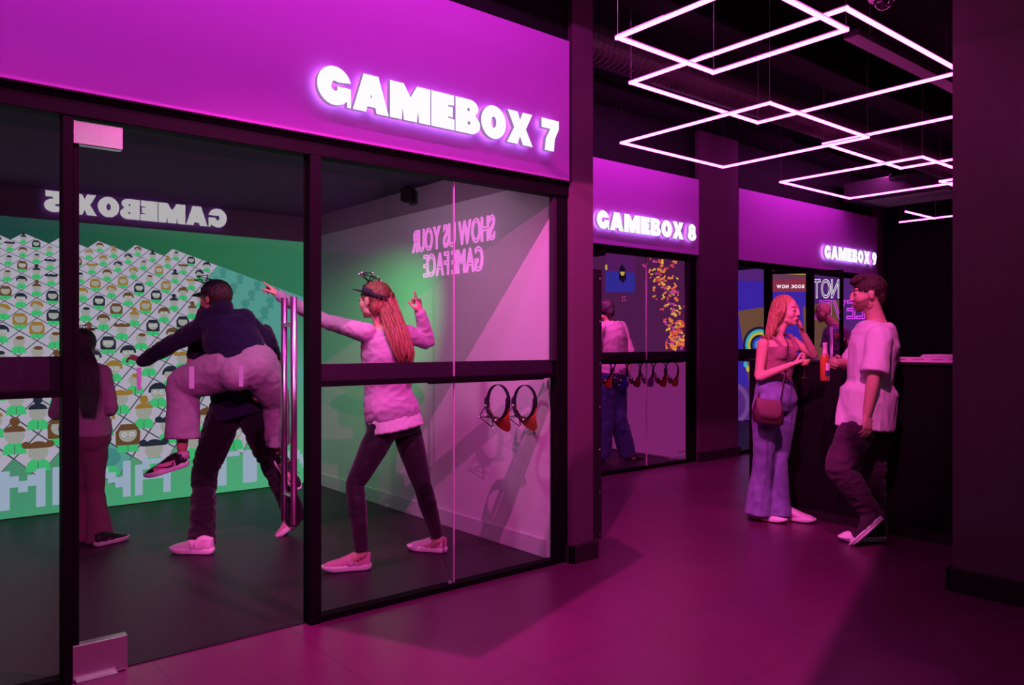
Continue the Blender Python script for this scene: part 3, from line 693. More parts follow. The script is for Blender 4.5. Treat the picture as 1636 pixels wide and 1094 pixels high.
for i in range(210):
    t_ = random.random()
    cx_, cy_ = random.gauss(1050+42*t_, 11), 412+150*t_+random.gauss(0, 8)
    if i > 120: cx_, cy_ = random.gauss(1083, 11), random.gauss(535, 22)
    if not (1028 < cx_ < 1098 and 408 < cy_ < 560): continue
    a = random.random()*6.28; s_ = random.uniform(2.2, 5.0)
    q = [w8(cx_+s_*math.cos(a+u)*r_, cy_+s_*math.sin(a+u)*r_) for u, r_ in ((0, 1), (.7, .8), (1.57, .25), (2.6, 1), (3.6, .7), (4.4, .25), (5.4, .8))]
    lay8(q, random.choice([5, 6, 6, 7, 7, 8]), 3+(i % 12)*.5)
mb.build('projected_picture', [emit('p8_back', (.085, .012, .075)), emit('p8_dusk', (.10, .012, .12)), emit('p8_sea', (.035, .025, .30)), emit('p8_shadow', (.01, .004, .02)), emit('p8_yellow', (.65, .42, .06)),
   emit('p8_pink', (.55, .05, .30)), emit('p8_red', (.75, .07, .07)), emit('p8_orange', (.85, .22, .06)), emit('p8_gold', (.85, .48, .07)), emit('p8_low', (.21, .018, .15))],
   label='projected swarm of orange butterflies beside a blue scene in the middle game room', cat='projected picture')
mb = MB(); X9w = 11.51
def w9(px, py): v = PX(px, py, X9w); return (v.y, v.z)
def lay9(pts, mi, lv): mb.cur = mi; mb.poly([(X9w-.0015*lv, y, z) for y, z in pts])
lay9([(8.9, .02), (5.53, .02), (5.53, 2.6), (8.9, 2.6)], 0, 0)
lay9([w9(1150, 447), w9(1294, 452), w9(1294, 560), w9(1150, 640)], 1, 1)
lay9([w9(1179, 497), w9(1240, 487), w9(1240, 650), w9(1203, 650)], 2, 2)
lay9([w9(1283, 490), w9(1345, 478), w9(1345, 640), w9(1288, 640)], 2, 2)
def blob(cx_, cy_, rx, ry, mi, lv, a0=0, a1=360, n=20):
    lay9([w9(cx_+rx*math.cos(math.radians(a0+(a1-a0)*i/n)), cy_+ry*math.sin(math.radians(a0+(a1-a0)*i/n))) for i in range(n)], mi, lv)
for k, (rx, mi) in enumerate(((27, 3), (23, 4), (19, 5), (15, 3), (11, 6), (7, 4))): blob(1214, 551, rx, rx*1.1, mi, 3+k)
for k in range(6): blob(1192+k*4, 582+(k % 2)*6+k, 3.4, 5, [4, 5, 7][k % 3], 9.5)
for i in range(26): # ring
    a = math.radians(-80+i*7); b2 = math.radians(-80+(i+1)*7)
    lay9([w9(1166+r_*math.cos(q)*.9, 645+r_*math.sin(q)) for r_, q in ((28, a), (28, b2), (36, b2), (36, a))], 8, 4)
mb.build('projected_picture', [emit('p9_back', (.10, .02, .20)), grad_emit('p9_blue', [(0, (.015, .03, .45)), (.5, (.05, .02, .40)), (1, (.02, .05, .50))], None, 1, (-1.5, 1.5)), emit('p9_card', (.17, .075, .045)), emit('p9_black', (.02, .01, .05)),
   emit('p9_cyan', (.05, .45, .55)), emit('p9_yellow', (.55, .48, .05)), emit('p9_blue2', (.03, .08, .6)), emit('p9_violet', (.25, .05, .5)), emit('p9_ring', (.17, .06, .28))],
   label='projected blue picture with brown boards and a coloured round figure in the far room', cat='projected picture')
# mirrored BOOK NOW screen in the glass, its reflection painted as a glowing board
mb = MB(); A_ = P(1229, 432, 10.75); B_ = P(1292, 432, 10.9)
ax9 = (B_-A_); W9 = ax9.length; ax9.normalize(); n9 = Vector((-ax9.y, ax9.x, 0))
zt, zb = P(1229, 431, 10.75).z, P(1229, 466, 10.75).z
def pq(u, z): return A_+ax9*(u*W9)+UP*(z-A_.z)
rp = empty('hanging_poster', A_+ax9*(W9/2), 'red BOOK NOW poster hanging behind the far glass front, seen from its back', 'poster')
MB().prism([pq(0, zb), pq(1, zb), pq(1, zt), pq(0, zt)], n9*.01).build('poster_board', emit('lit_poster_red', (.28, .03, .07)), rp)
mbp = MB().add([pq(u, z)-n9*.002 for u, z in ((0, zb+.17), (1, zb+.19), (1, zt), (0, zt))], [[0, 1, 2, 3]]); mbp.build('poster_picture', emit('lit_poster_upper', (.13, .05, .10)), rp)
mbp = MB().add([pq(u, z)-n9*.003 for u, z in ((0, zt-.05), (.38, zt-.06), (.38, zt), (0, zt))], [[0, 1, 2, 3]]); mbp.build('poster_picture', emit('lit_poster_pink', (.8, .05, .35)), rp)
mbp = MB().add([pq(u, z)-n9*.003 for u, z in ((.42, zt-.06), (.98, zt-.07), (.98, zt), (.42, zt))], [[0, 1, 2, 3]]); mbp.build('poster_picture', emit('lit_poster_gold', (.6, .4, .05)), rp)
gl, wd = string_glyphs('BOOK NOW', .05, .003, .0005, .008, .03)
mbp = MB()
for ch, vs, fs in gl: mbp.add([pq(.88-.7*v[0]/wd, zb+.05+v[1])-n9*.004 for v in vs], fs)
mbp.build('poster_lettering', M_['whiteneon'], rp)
for u_ in (.1, .9): MB().tube([pq(u_, zt), pq(u_, 2.70)], .003, 6).build('hanger', M_['cable'], rp)  # hangers made up for the reflection board
# reflection of outline neon NOT / LEVEL, built in as glowing mirrored letters
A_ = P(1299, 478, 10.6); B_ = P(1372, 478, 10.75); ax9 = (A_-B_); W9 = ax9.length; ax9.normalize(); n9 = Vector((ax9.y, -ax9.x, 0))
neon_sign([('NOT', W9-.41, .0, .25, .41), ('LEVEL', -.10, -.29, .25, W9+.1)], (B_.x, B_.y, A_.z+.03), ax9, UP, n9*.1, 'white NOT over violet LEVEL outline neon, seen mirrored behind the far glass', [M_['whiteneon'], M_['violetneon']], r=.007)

# ------------------------------------------------------------------ bar counter
r = empty('bar_counter', (5.85, 2.3, 0), 'long black bar counter with a magenta lit edge, the couple leans on it', 'bar counter')
MB().box((5.52, -.6, 0), (6.15, 3.66, 1.195)).build('body', M_['black'], r, bevel=.006)
MB().box((5.50, -.6, 1.195), (6.2, 3.68, 1.215)).build('worktop', mat('black_stone', (.02, .012, .018), rough=.25), r, bevel=.003)
mb = MB()
nt_ = 26
mb.box((5.495, -.5, 1.215), (5.515, 2.62, 1.25)); mb.build('upstand', mat('pink_edge_tile', (.9, .6, .8), rough=.35), r)
mb = MB()
for k in range(nt_): mb.box((5.4935, -.48+k*.12, 1.2335), (5.4955, -.48+k*.12+.075, 1.237))
mb.build('edge_joint', mat('dark_joint', (.25, .04, .12), rough=.5), r)
MB().box((5.508, -.6, 0), (5.52, 3.66, .07)).build('kick_plate', M_['base'], r)
for k in range(3):
    MB().box((5.56+k*.004, 2.02-k*.003, 1.2505+k*.006), (5.80, 2.33-k*.005, 1.2555+k*.006)).build('menu_card', M_['white'], label=['pink lit menu card at the bottom of the small pile on the bar', 'pink lit menu card in the middle of the small pile on the bar', 'pink lit menu card on top of the small pile on the bar'][k], cat='menu card', group='menu cards on the bar')
# ------------------------------------------------------------------ people
def remesh(mb, voxel, smooth_it=3, adapt=None):
    """fuse overlapping closed pieces into one continuous skin; returns verts, faces"""
    me = bpy.data.meshes.new('t'); me.from_pydata(mb.v, [], mb.f); me.update()
    o = bpy.data.objects.new('t', me); SC.collection.objects.link(o)
    r = o.modifiers.new('r', 'REMESH'); r.mode = 'VOXEL'; r.voxel_size = voxel; r.use_smooth_shade = True
    if smooth_it:
        s = o.modifiers.new('s', 'SMOOTH'); s.iterations = smooth_it; s.factor = .5
    dg = bpy.context.evaluated_depsgraph_get(); m2 = bpy.data.meshes.new_from_object(o.evaluated_get(dg))
    n = len(m2.vertices); V = np.empty(n*3); m2.vertices.foreach_get('co', V); V = V.reshape(-1, 3)
    N = np.empty(n*3); m2.vertices.foreach_get('normal', N); N = N.reshape(-1, 3)
    F = [list(p.vertices) for p in m2.polygons]
    bpy.data.objects.remove(o); bpy.data.meshes.remove(me); bpy.data.meshes.remove(m2)
    return V, F, N
def wrinkle(V, N, amp, scale, stretch=(1, 1, 1), seed=0):
    out = V.copy()
    for i in range(len(V)):
        p = Vector((V[i][0]*scale*stretch[0]+seed, V[i][1]*scale*stretch[1], V[i][2]*scale*stretch[2]))
        a = noise.noise(p)+.5*noise.noise(p*2.1)
        out[i] = V[i]+N[i]*amp*(1-abs(a)*2.2)
    return out
def skin(name, mb, mats, parent, voxel=.008, sm=3, wr=None, face_mat=None, label=None):
    V, F, N = remesh(mb, voxel, sm)
    if wr: V = wrinkle(V, N, *wr)
    o = MB(); o.v = [tuple(v) for v in V]; o.f = F; o.m = [0]*len(F)
    if face_mat:
        C = np.array([V[f].mean(0) for f in F]); o.m = [int(k) for k in face_mat(C)]
    return o.build(name, mats, parent, smooth=True, label=label)

def basis(fwd, up=UP):
    f = Vector(fwd).normalized(); r = f.cross(Vector(up)).normalized(); u = r.cross(f).normalized()
    return Matrix((r, f, u)).transposed()     # columns: right, forward, up
def head_M(c, fwd, up=UP, s=1.0):
    B = basis(fwd, up); return Matrix.Translation(c) @ B.to_4x4() @ Matrix.Scale(s, 4)
def rot3(M): return M.to_3x3()
def add_head(mb, M, male=False, jaw=1.0):
    R3 = rot3(M)
    def e(c, r, rx=None): mb.ell(M @ Vector(c), r, R3 @ (Matrix.Rotation(rx, 3, 'X') if rx else Matrix.Identity(3)), nu=20, nv=14)
    e((0, -.012, .028), (.074, .094, .088))
    e((0, .018, -.01), (.066, .070, .080))
    e((0, .030, -.055), (.053*jaw, .052, .052)); e((0, .062, -.092), (.022*jaw, .018, .018))
    e((0, .045, -.075), (.036*jaw, .036, .032))
    for s in (-1, 1):
        e((s*.030, .075 if male else .070, .036), (.022, .012, .008)); e((s*.034, .050, -.024), (.030, .032, .034))
        e((s*.046*jaw, .012, -.062), (.015, .034, .022), .5)
        e((s*.077, -.006, -.004), (.007, .018, .031), -.2); e((s*.079, -.014, .006), (.006, .013, .020)); e((s*.031, .076, .010), (.0135, .010, .009))
        e((s*.011, .098, -.030), (.008, .009, .007))
    # nose
    mb.loft([(M @ Vector((0, .085, .026)), R3 @ Vector((1,0,0)), R3 @ Vector((0,1,0)), .007, .006), (M @ Vector((0, .094, .002)), R3 @ Vector((1,0,0)), R3 @ Vector((0,1,0)), .008, .012),
             (M @ Vector((0, .097, -.022)), R3 @ Vector((1,0,0)), R3 @ Vector((0,1,0)), .0105, .012), (M @ Vector((0, .092, -.034)), R3 @ Vector((1,0,0)), R3 @ Vector((0,1,0)), .009, .010)], 14)
    e((0, .104, -.025), (.0085, .008, .0078))
    e((0, .084, -.055), (.023, .012, .006)); e((0, .083, -.066), (.020, .012, .0065)); e((0, .076, -.060), (.03, .014, .016))
def face_bits(M, parent, hairm, iris=(.05, .04, .03), smile=False, brow=1.0):
    R3 = rot3(M)
    for s in (-1, 1):
        mb = MB().ell(M @ Vector((s*.031, .0755, .009)), .0125, R3, nu=16, nv=10); mb.build('eye', M_['eyewhite'], parent, smooth=True)
        MB().ell(M @ Vector((s*.031, .0845, .009)), (.0052, .0042, .0055), R3, nu=12, nv=8).build('iris', M_['iris'], parent, smooth=True)
        for dz, rr in ((.0085, .0022), (-.0075, .0016)):   # lids
            MB().tube([M @ Vector((s*(.031+.0155*math.cos(a)), .0765+.0125*math.sin(a)**.8 if math.sin(a) > 0 else .0765, .0085+dz*math.sin(a))) for a in [math.pi*k/8 for k in range(9)]], rr, 6).build('eyelid', M_['lid'], parent, smooth=True)
        MB().tube([M @ Vector((s*x, y, z)) for x, y, z in ((.014, .0865, .030), (.026, .0870, .0355), (.038, .080, .036), (.047, .070, .031))], [.0022, .0032*brow, .0032*brow, .0015], 6, flat=1.2).build('eyebrow', hairm, parent, smooth=True)
def lips_fn(M, extra=None):
    Mi = np.array(M.inverted())
    def fn(C):
        L = (np.c_[C, np.ones(len(C))] @ Mi.T)[:, :3]
        k = np.zeros(len(C), int)
        mouth = (np.abs(L[:, 0]) < .024) & (L[:, 1] > .082) & (np.abs(L[:, 2]+.0605) < .0125*(1-(L[:, 0]/.026)**2))
        if extra == 'beard':
            bd = (L[:, 1] > .004) & (L[:, 2] < -.022-.45*np.clip(L[:, 1]-.01, 0, .055)) & (L[:, 2] > -.125) & (np.abs(L[:, 0]) < .08) & (L[:, 1] < .12) & ~mouth & (L[:, 2] > -.062-1.1*np.clip(L[:, 1], 0, 1))
            stache = (np.abs(L[:, 0]) < .03) & (L[:, 2] < -.040) & (L[:, 2] > -.055) & (L[:, 1] > .08)
            k[bd | stache] = 2
        k[mouth] = 1
        return k
    return fn

def hand(mb, wrist, d, palm_n, s=1.0, curl=(.3, .3, .3, .3), thumb_side=1, thumb=.4, spread=.12, point=None):
    """wrist point, d = direction of the hand, palm_n = palm normal; fingers curl toward palm_n"""
    d = Vector(d).normalized(); n = Vector(palm_n); n = (n-d*n.dot(d)).normalized(); a = d.cross(n)*thumb_side  # a: towards the thumb
    w = Vector(wrist)
    st = [(w-d*.01*s, .026, .020), (w+d*.02*s, .030, .016), (w+d*.05*s, .038, .015), (w+d*.082*s, .040, .013), (w+d*.094*s, .036, .010)]
    mb.loft([(c, a, n, ra*s, rb*s) for c, ra, rb in st], 16, p=2.4)
    offs = (.029, .0098, -.0098, -.0285); lens = (.068, .077, .072, .056); rad = (.0088, .0092, .0088, .0078)
    for i in range(4):
        b = w+d*(.088-(.008 if i == 3 else 0)-(.003 if i == 0 else 0))*s+a*offs[i]*s
        sp = (1.5-i)*spread/1.5; dd = (d+a*sp*.35).normalized(); c = curl[i]
        pts = [b-dd*.02*s, b]; L = lens[i]*s; ang = 0; p = b
        for k, f in enumerate((.45, .30, .25)):
            ang += c*(.9, 1.15, .8)[k]
            v = dd*math.cos(ang)+n*math.sin(ang); p = p+v*L*f; pts.append(p)
        r = rad[i]*s
        mb.limb(pts, [r*1.02, r*1.05, r, r*.92, r*.78], n=10, sub=3)
    b = w+d*.022*s+a*.024*s+n*.004*s
    t1 = (a*.75+d*.65+n*.25).normalized(); t2 = (d*(1-thumb*.3)+a*(.45-thumb*.5)+n*thumb*.7).normalized()
    mb.limb([w+d*.012*s+a*.012*s, b+t1*.012*s, b+t1*.038*s, b+t1*.038*s+t2*.03*s, b+t1*.038*s+t2*.055*s], [.015*s, .014*s, .0112*s, .0105*s, .0085*s], n=10, sub=3)

def torso(mb, J, e=0, male=True, s=1.0, lo=0, hi=9, hem=None, bust=True, loose=0, lift=None, belly=1.0, butt=None):
    """ellipse stations from crotch to neck; e inflates for clothing"""
    Pv, Wt, Ch, Nk = J['pelvis'], J['waist'], J['chest'], J['neck']
    la = (J['hipR']-J['hipL']).normalized(); ls = (J['shR']-J['shL']); hw = ls.length/2; ls = ls.normalized()
    def fr(c0, c1, l):
        u = (c1-c0).normalized(); l = (l-u*l.dot(u)).normalized(); return l, l.cross(u)*-1
    m = 1.0 if male else .93
    hipw = .172*s*(1 if male else 1.02); st = []
    lm = (la+ls).normalized()
    a0, f0 = fr(Pv, Wt, la); a1, f1 = fr(Wt, Ch, lm); a2, f2 = fr(Ch, Nk, ls)
    dwn = (Pv-Wt).normalized()
    wr_ = .150 if male else .126
    S = [(Pv+dwn*.10*s, a0, f0, hipw*.72, .095*s), (Pv+dwn*.02*s, a0, f0, hipw, .125*s), (Pv.lerp(Wt, .45), a0, f0, hipw*.93*(1 if male else .96), .118*s*belly),
         (Wt, a1, f1, wr_*s, .105*s*belly), (Wt.lerp(Ch, .55), a1, f1, (.158 if male else .137)*s, .115*s), (Ch, a2, f2, (.172 if male else .148)*s, .122*s),
         (Ch.lerp(Nk, .45), a2, f2, hw*.93, .108*s), (Ch.lerp(Nk, .72), a2, f2, hw*.88, .085*s), (Ch.lerp(Nk, .93), a2, f2, hw*.52, .062*s), (Nk, a2, f2, .060*s, .060*s)]
    S = S[lo:hi+1]
    if hem: S = [(Pv+dwn*h*s, a0, f0, rx*s, ry*s) for h, rx, ry in hem]+[x for x in S if (x[0]-Pv).dot(-dwn) > -hem[-1][0]*s+.02]
    # smooth interpolation
    out = []
    for i in range(len(S)-1):
        for k in range(4):
            t = k/4; tt = t
            c = S[i][0].lerp(S[i+1][0], tt); A = S[i][1].lerp(S[i+1][1], tt).normalized(); B = S[i][2].lerp(S[i+1][2], tt).normalized()
            t2 = t*t*(3-2*t); L = loose
            out.append((c, A, B, S[i][3]*(1-t2)+S[i+1][3]*t2+e+L, S[i][4]*(1-t2)+S[i+1][4]*t2+e+L))
    q = S[-1]; out.append((q[0], q[1], q[2], q[3]+e, q[4]+e))
    mb.loft(out, 28, p=2.25)
    if not male and bust:
        for sg in (-1, 1): mb.ell(Ch+a2*sg*.062*s+f2*.085*s+(Nk-Ch).normalized()*.005, (.058*s+e, .05*s+e, .056*s+e))
    if butt or (butt is None and lo == 0 and not hem):
        if e: mb.ell(Pv-f0*.045*s+dwn*.01*s, (.135*s+e, .088*s+e, .085*s+e), Matrix((a0, f0, a0.cross(f0))).transposed())
        for sg in (-1, 1): mb.ell(Pv+a0*sg*.075*s-f0*.045*s+dwn*.02*s, ((.085 if male else .078)*s+e, (.08 if male else .074)*s+e, (.09 if male else .082)*s+e))
def mid(a, b, t=.5): return a.lerp(b, t)
def arm(mb, J, sd, s=1.0, e=0, male=True, upto=1.0):
    k = (1.0 if male else .84)*s
    a, b, c = J['sh'+sd], J['el'+sd], J['wr'+sd]
    pts = [a, mid(a, b, .35), mid(a, b, .75), b, mid(b, c, .28), mid(b, c, .7), c]; rr = [.056*k, .050*k, .043*k, .038*k, .040*k, .032*k, .0255*k]
    if upto < 1:  # sleeve length as share of arm
        n = max(2, int(round(upto*7))); pts, rr = pts[:n], rr[:n]
    mb.limb(pts, [r+e for r in rr], n=18, sub=4)
def leg(mb, J, sd, s=1.0, e=0, male=True, radii=None, ankle_ext=0):
    a, b, c = J['hip'+sd], J['kn'+sd], J['an'+sd]; k = (1.0 if male else .97)*s
    rr = radii or [.088*k, .084*k, .066*k, .054*k, .056*k, .044*k, .036*k]
    pts = [a, mid(a, b, .3), mid(a, b, .75), b, mid(b, c, .3), mid(b, c, .7), c+(c-b).normalized()*ankle_ext]
    mb.limb(pts, [r+e for r in rr], n=20, sub=4, round_ends=False)
    mb.ell(a, (rr[0]+e)*.995, nu=20, nv=10)
def foot(mb, an, toe, s=1.0):
    mb.limb([an, mid(an, toe, .3)-UP*.005, mid(an, toe, .6)-UP*.012], [.034*s, .028*s, .018*s], n=14, sub=3)

def sneaker(parent, heel, toe_dir, up, L, mats, name='shoe', high=False, style='plain', label=None, side=1, width=1.0):
    """heel = ground point under the heel, toe_dir, up; parts: upper, sole, laces, emblem"""
    B = basis(toe_dir, up); M = Matrix.Translation(heel) @ B.to_4x4() @ Matrix.Scale(L/.29, 4)
    X, Y, Z = Vector((1,0,0)), Vector((0,1,0)), Vector((0,0,1))
    up_m, sole_m, acc_m = mats
    k = width
    st = [(-.004, .030, .045, .056), (.02, .038, .058, .062), (.06, .040, .060, .066), (.10, .039, .055, .062), (.14, .043, .046, .053), (.18, .048, .037, .046), (.22, .048, .031, .041), (.255, .041, .025, .037), (.283, .022, .016, .030)]
    mb = MB(); mb.loft([((0, y, zc_-.008), X, Z, rx*k, rz) for y, rx, rz, zc_ in st], 20, p=2.3)
    top = .145 if high else .102
    mb.loft([((0, .035, .04), X, Y, .034*k, .042), ((0, .035, .075), X, Y, .036*k, .045), ((0, .033, top), X, Y, .036*k, .044)], 18)
    mb.loft([((0, .05, top+.012), X, Y, .02, .006), ((0, .10, .085), X, Y, .025, .02), ((0, .15, .05), X, Y, .03, .03)], 14)
    mb.xf(M); V, F, N = remesh(mb, .005*L/.29, 2)
    o = MB(); o.v = [tuple(v) for v in V]; o.f = F; o.m = [0]*len(F)
    if style == 'cap':   # rubber toe cap
        Mi = np.array(M.inverted()); C = np.array([V[f].mean(0) for f in F]); Lc = (np.c_[C, np.ones(len(C))] @ Mi.T)[:, :3]
        o.m = [1 if l[1] > .222 else 0 for l in Lc]
    if style == 'swoosh':
        Mi = np.array(M.inverted()); C = np.array([V[f].mean(0) for f in F]); Lc = (np.c_[C, np.ones(len(C))] @ Mi.T)[:, :3]
        o.m = [1 if (.06 < l[1] < .21 and .022 < l[2] < .075 and abs(l[0]) > .024) else 0 for l in Lc]
    if style == 'runner':
        Mi = np.array(M.inverted()); C = np.array([V[f].mean(0) for f in F]); Lc = (np.c_[C, np.ones(len(C))] @ Mi.T)[:, :3]
        o.m = [1 if (l[2] < .046+.022*math.sin(l[1]*22)) or l[1] < .01 else 0 for l in Lc]
    sh = o.build(name, [up_m, acc_m], parent, smooth=True, label=label)
    mb = MB(); n = 26; lo, hi = [], []
    out = [(-.014, 0), (-.008, .026), (.02, .038), (.07, .036), (.12, .038), (.17, .049), (.22, .051), (.26, .042), (.288, .020), (.294, 0)]
    ol = [(x*k, y) for y, x in out]+[(-x*k, y) for y, x in out[-2:0:-1]]
    hsol = .038 if style != 'cap' else .036
    def ring(sc, z): return [(x*sc, .14+(y-.14)*sc, z+(.012*max(0, (y-.2)/.09)**2 if z < .02 else 0)) for x, y in ol]
    rings = [ring(.94, .001), ring(1.0, .008), ring(1.02, hsol*.7), ring(.99, hsol)]
    n = len(ol)
    for r in rings: mb.v += r
    for j in range(3):
        for i in range(n): mb.f.append([j*n+i, j*n+(i+1) % n, (j+1)*n+(i+1) % n, (j+1)*n+i]); mb.m.append(0)
    mb.f.append(list(range(n))[::-1]); mb.m.append(0); mb.f.append([3*n+i for i in range(n)]); mb.m.append(0)
    mb.xf(M); mb.build('sole', sole_m, sh, smooth=True)
    if style == 'cap':
        m2 = MB(); m2.tube([(x*1.025, .14+(y-.14)*1.025, .022) for x, y in ol]+[(ol[0][0]*1.025, .14+(ol[0][1]-.14)*1.025, .022)], .0018, 5); m2.xf(M); m2.build('sole_stripe', M_['shoe_black'], sh)
        m2 = MB().poly([(x*.93, .14+(y-.14)*.93, 0) for x, y in ol]); m2.xf(M); m2.build('outsole', M_['outsole'], sh)
    if style in ('swoosh', 'N'):
        for sg in (-1, 1):
            m2 = MB()
            if style == 'swoosh':
                top_ = [(.075, .062), (.080, .040), (.098, .032), (.125, .036), (.165, .052), (.205, .068)]; bot = [(.205, .066), (.16, .044), (.125, .027), (.096, .022), (.076, .030), (.068, .05)]
                pl = top_+bot
            else: pl = None
            xo = .0475 if style == 'swoosh' else .046
            def off(y): return sg*(.0445+.006*math.sin(min(1, max(0, (y-.05)/.14))*math.pi*.5))*k
            if pl:
                w_ = len(top_)
                for i in range(w_-1):
                    q = [top_[i], top_[i+1], bot[w_-2-i], bot[w_-1-i]]
                    m2.prism([(off(y), y, z*.75+.022) for y, z in q], (sg*.002, 0, 0))
            else:
                for q in ([(.075, .03), (.085, .03), (.095, .066), (.085, .066)], [(.085, .066), (.097, .066), (.118, .03), (.108, .03)], [(.108, .03), (.118, .03), (.128, .066), (.118, .066)]):
                    m2.prism([(off(y), y, z*1.0+.012) for y, z in q], (sg*.002, 0, 0))
            m2.xf(M); m2.build('emblem', M_['shoe_black'] if style == 'swoosh' else M_['shoe_mark'], sh)
    m2 = MB()
    for i in range(5):
        y = .085+i*.017; z = .112-i*.010
        m2.tube([(-.024, y, z-.006), (0, y+.002, z+.002), (.024, y, z-.006)], .0024, 5)
    m2.xf(M); m2.build('laces', M_['lace'], sh)
    return sh

def cap_hat(parent, M, band, visor, under=None, ring_only=False, dome=None, balls=True, tree_tilt=0, s=1.0, ctree=True, hang=False):
    """visor headband with a tree of tracking balls. Local: ring horizontal, y forward"""
    a, b, h = .083*s, .103*s, .046*s
    n = 36; mb = MB(); rings = []
    if dome:
        mbd = MB(); st = []
        for k in range(8):
            t = k/7*math.pi/2; st.append(((0, 0, h*.4+.085*s*math.sin(t)), (1,0,0), (0,1,0), a*math.cos(t)+.002, b*math.cos(t)+.002))
        mbd.loft(st, n); mbd.xf(M); c_ = mbd.build('cap_crown', dome, parent, smooth=True)
    for rr, z in ((1.0, 0), (1.03, 0), (1.03, h), (1.0, h)):
        rings.append([(a*rr*math.cos(2*math.pi*i/n), b*rr*math.sin(2*math.pi*i/n), z*(1 if math.sin(2*math.pi*i/n) > -.2 else .62)) for i in range(n)])
    for r in rings: mb.v += r
    for j in range(4):
        for i in range(n):
            j2 = (j+1) % 4; mb.f.append([j*n+i, j*n+(i+1) % n, j2*n+(i+1) % n, j2*n+i]); mb.m.append(0)
    mb.xf(M); hb = mb.build('headband', band, parent, smooth=True)
    mb = MB(); outer, inner = [], []
    for i in range(13):
        t = math.radians(20+140*i/12); inner.append((a*math.cos(t), b*math.sin(t)))
        outer.append((a*1.10*math.cos(t), b*math.sin(t)+.085*s*math.sin((t-math.radians(20))/math.radians(140)*math.pi)**.6))
    for i in range(12):
        q = [inner[i], inner[i+1], outer[i+1], outer[i]]
        zz = [.006-.10*(p[0]**2)*8*.25 for p in q]
        mb.prism([(p[0], p[1], z_-(.85 if hang else .16)*max(0, p[1]-b*.94)) for p, z_ in zip(q, zz)], (0, 0, .004))
    mb.xf(M); mb.build('visor', visor, parent, smooth=False)
    for i in range(6):   # strap holes
        t = math.radians(-60-i*9); 
        MB().ell(M @ Vector((a*1.035*math.cos(t), b*1.035*math.sin(t), h*.33)), .0028, nu=6, nv=4).build('strap_stud', M_['cable'], hb)
    base = Vector((0, b*.92, h)); top = base+Vector((0, -.004, .028))
    mb = MB().tube([base+Vector((0, .004, -.02)), base, top], [.012, .009, .006], 8)
    tips = [Vector((-.07, b*.95, h+.075)), Vector((.072, b*.85, h+.06)), Vector((.03, b-.085, h+.05)), Vector((-.035, b+.045, h+.055)), Vector((0, b*.7, h+.085))]
    for t in tips: mb.tube([top, t], .0032, 6)
    mb.tube([tips[0], tips[2]], .003, 6); mb.tube([tips[1], tips[3]], .003, 6); mb.tube([tips[0], tips[4]], .003, 6); mb.tube([tips[2], tips[1]], .003, 6)
    mb.xf(M); tr = mb.build('marker_frame', M_['shoe_black'], parent, smooth=True)
    for t in tips: MB().ell(M @ t, .0065*s, nu=10, nv=7).build('marker_ball', M_['ball'], tr, smooth=True)
    if hang: MB().ell(M @ (base+Vector((0, .012, -.012))), (.026, .02, .022), rot3(M)).build('tracker_pod', M_['pod'], tr, smooth=True)
    return hb

def strands(parent, guides, spread, n, r, m, seed=1, name='long_hair', taper=.25, wob=.006):
    """hair: many tapered locks following a guide polyline; spread: list of radii (a,b) along the guide"""
    rnd = random.Random(seed); g = [Vector(p) for p in guides]; mb = MB(); G = []
    K = 22
    for i in range(K+1):
        t = i/K*(len(g)-1); k = min(int(t), len(g)-2); f = t-k
        p0 = g[max(k-1, 0)]; p1 = g[k]; p2 = g[k+1]; p3 = g[min(k+2, len(g)-1)]
        G.append(.5*((2*p1)+(p2-p0)*f+(2*p0-5*p1+4*p2-p3)*f*f+(3*p1-p0-3*p2+p3)*f**3))
    sp = []
    for i in range(K+1):
        t = i/K*(len(spread)-1); k = min(int(t), len(spread)-2); f = t-k; sp.append((spread[k][0]*(1-f)+spread[k+1][0]*f, spread[k][1]*(1-f)+spread[k+1][1]*f))
    for j in range(n):
        ang = rnd.random()*6.283; rad = rnd.random()**.5; x, y = rad*math.cos(ang), rad*math.sin(ang); ph = rnd.random()*6; end = rnd.uniform(.82, 1.0)
        pts = []; rr = []
        for i in range(K+1):
            if i/K > end: break
            d = (G[min(i+1, K)]-G[max(i-1, 0)]).normalized(); A = (RT-d*RT.dot(d)).normalized(); B = d.cross(A)
            w_ = wob*math.sin(ph+i*.5)
            pts.append(G[i]+A*(x*sp[i][0]+w_)+B*(y*sp[i][1])); u = i/K/end
            rr.append(r*(.7+.5*math.sin(min(1, u*1.3)*math.pi*.6))*(1-(1-taper)*max(0, u-.55)/.45))
        if len(pts) > 3: mb.tube(pts, rr, 6)
    return mb.build(name, m, parent, smooth=True)
def hair_cap(parent, M, m, dz=0, r=(.084, .102, .096), c=(0, -.024, .034), extra=None, name='hair', vox=.006, wr=(.0035, 60, (1, 1, .3))):
    mb = MB(); R3 = rot3(M); mb.ell(M @ Vector(c), r, R3, nu=28, nv=18)
    for (cc, rr_) in (extra or []): mb.ell(M @ Vector(cc), rr_, R3, nu=18, nv=12)
    return skin(name, mb, [m], parent, vox, 1, wr)

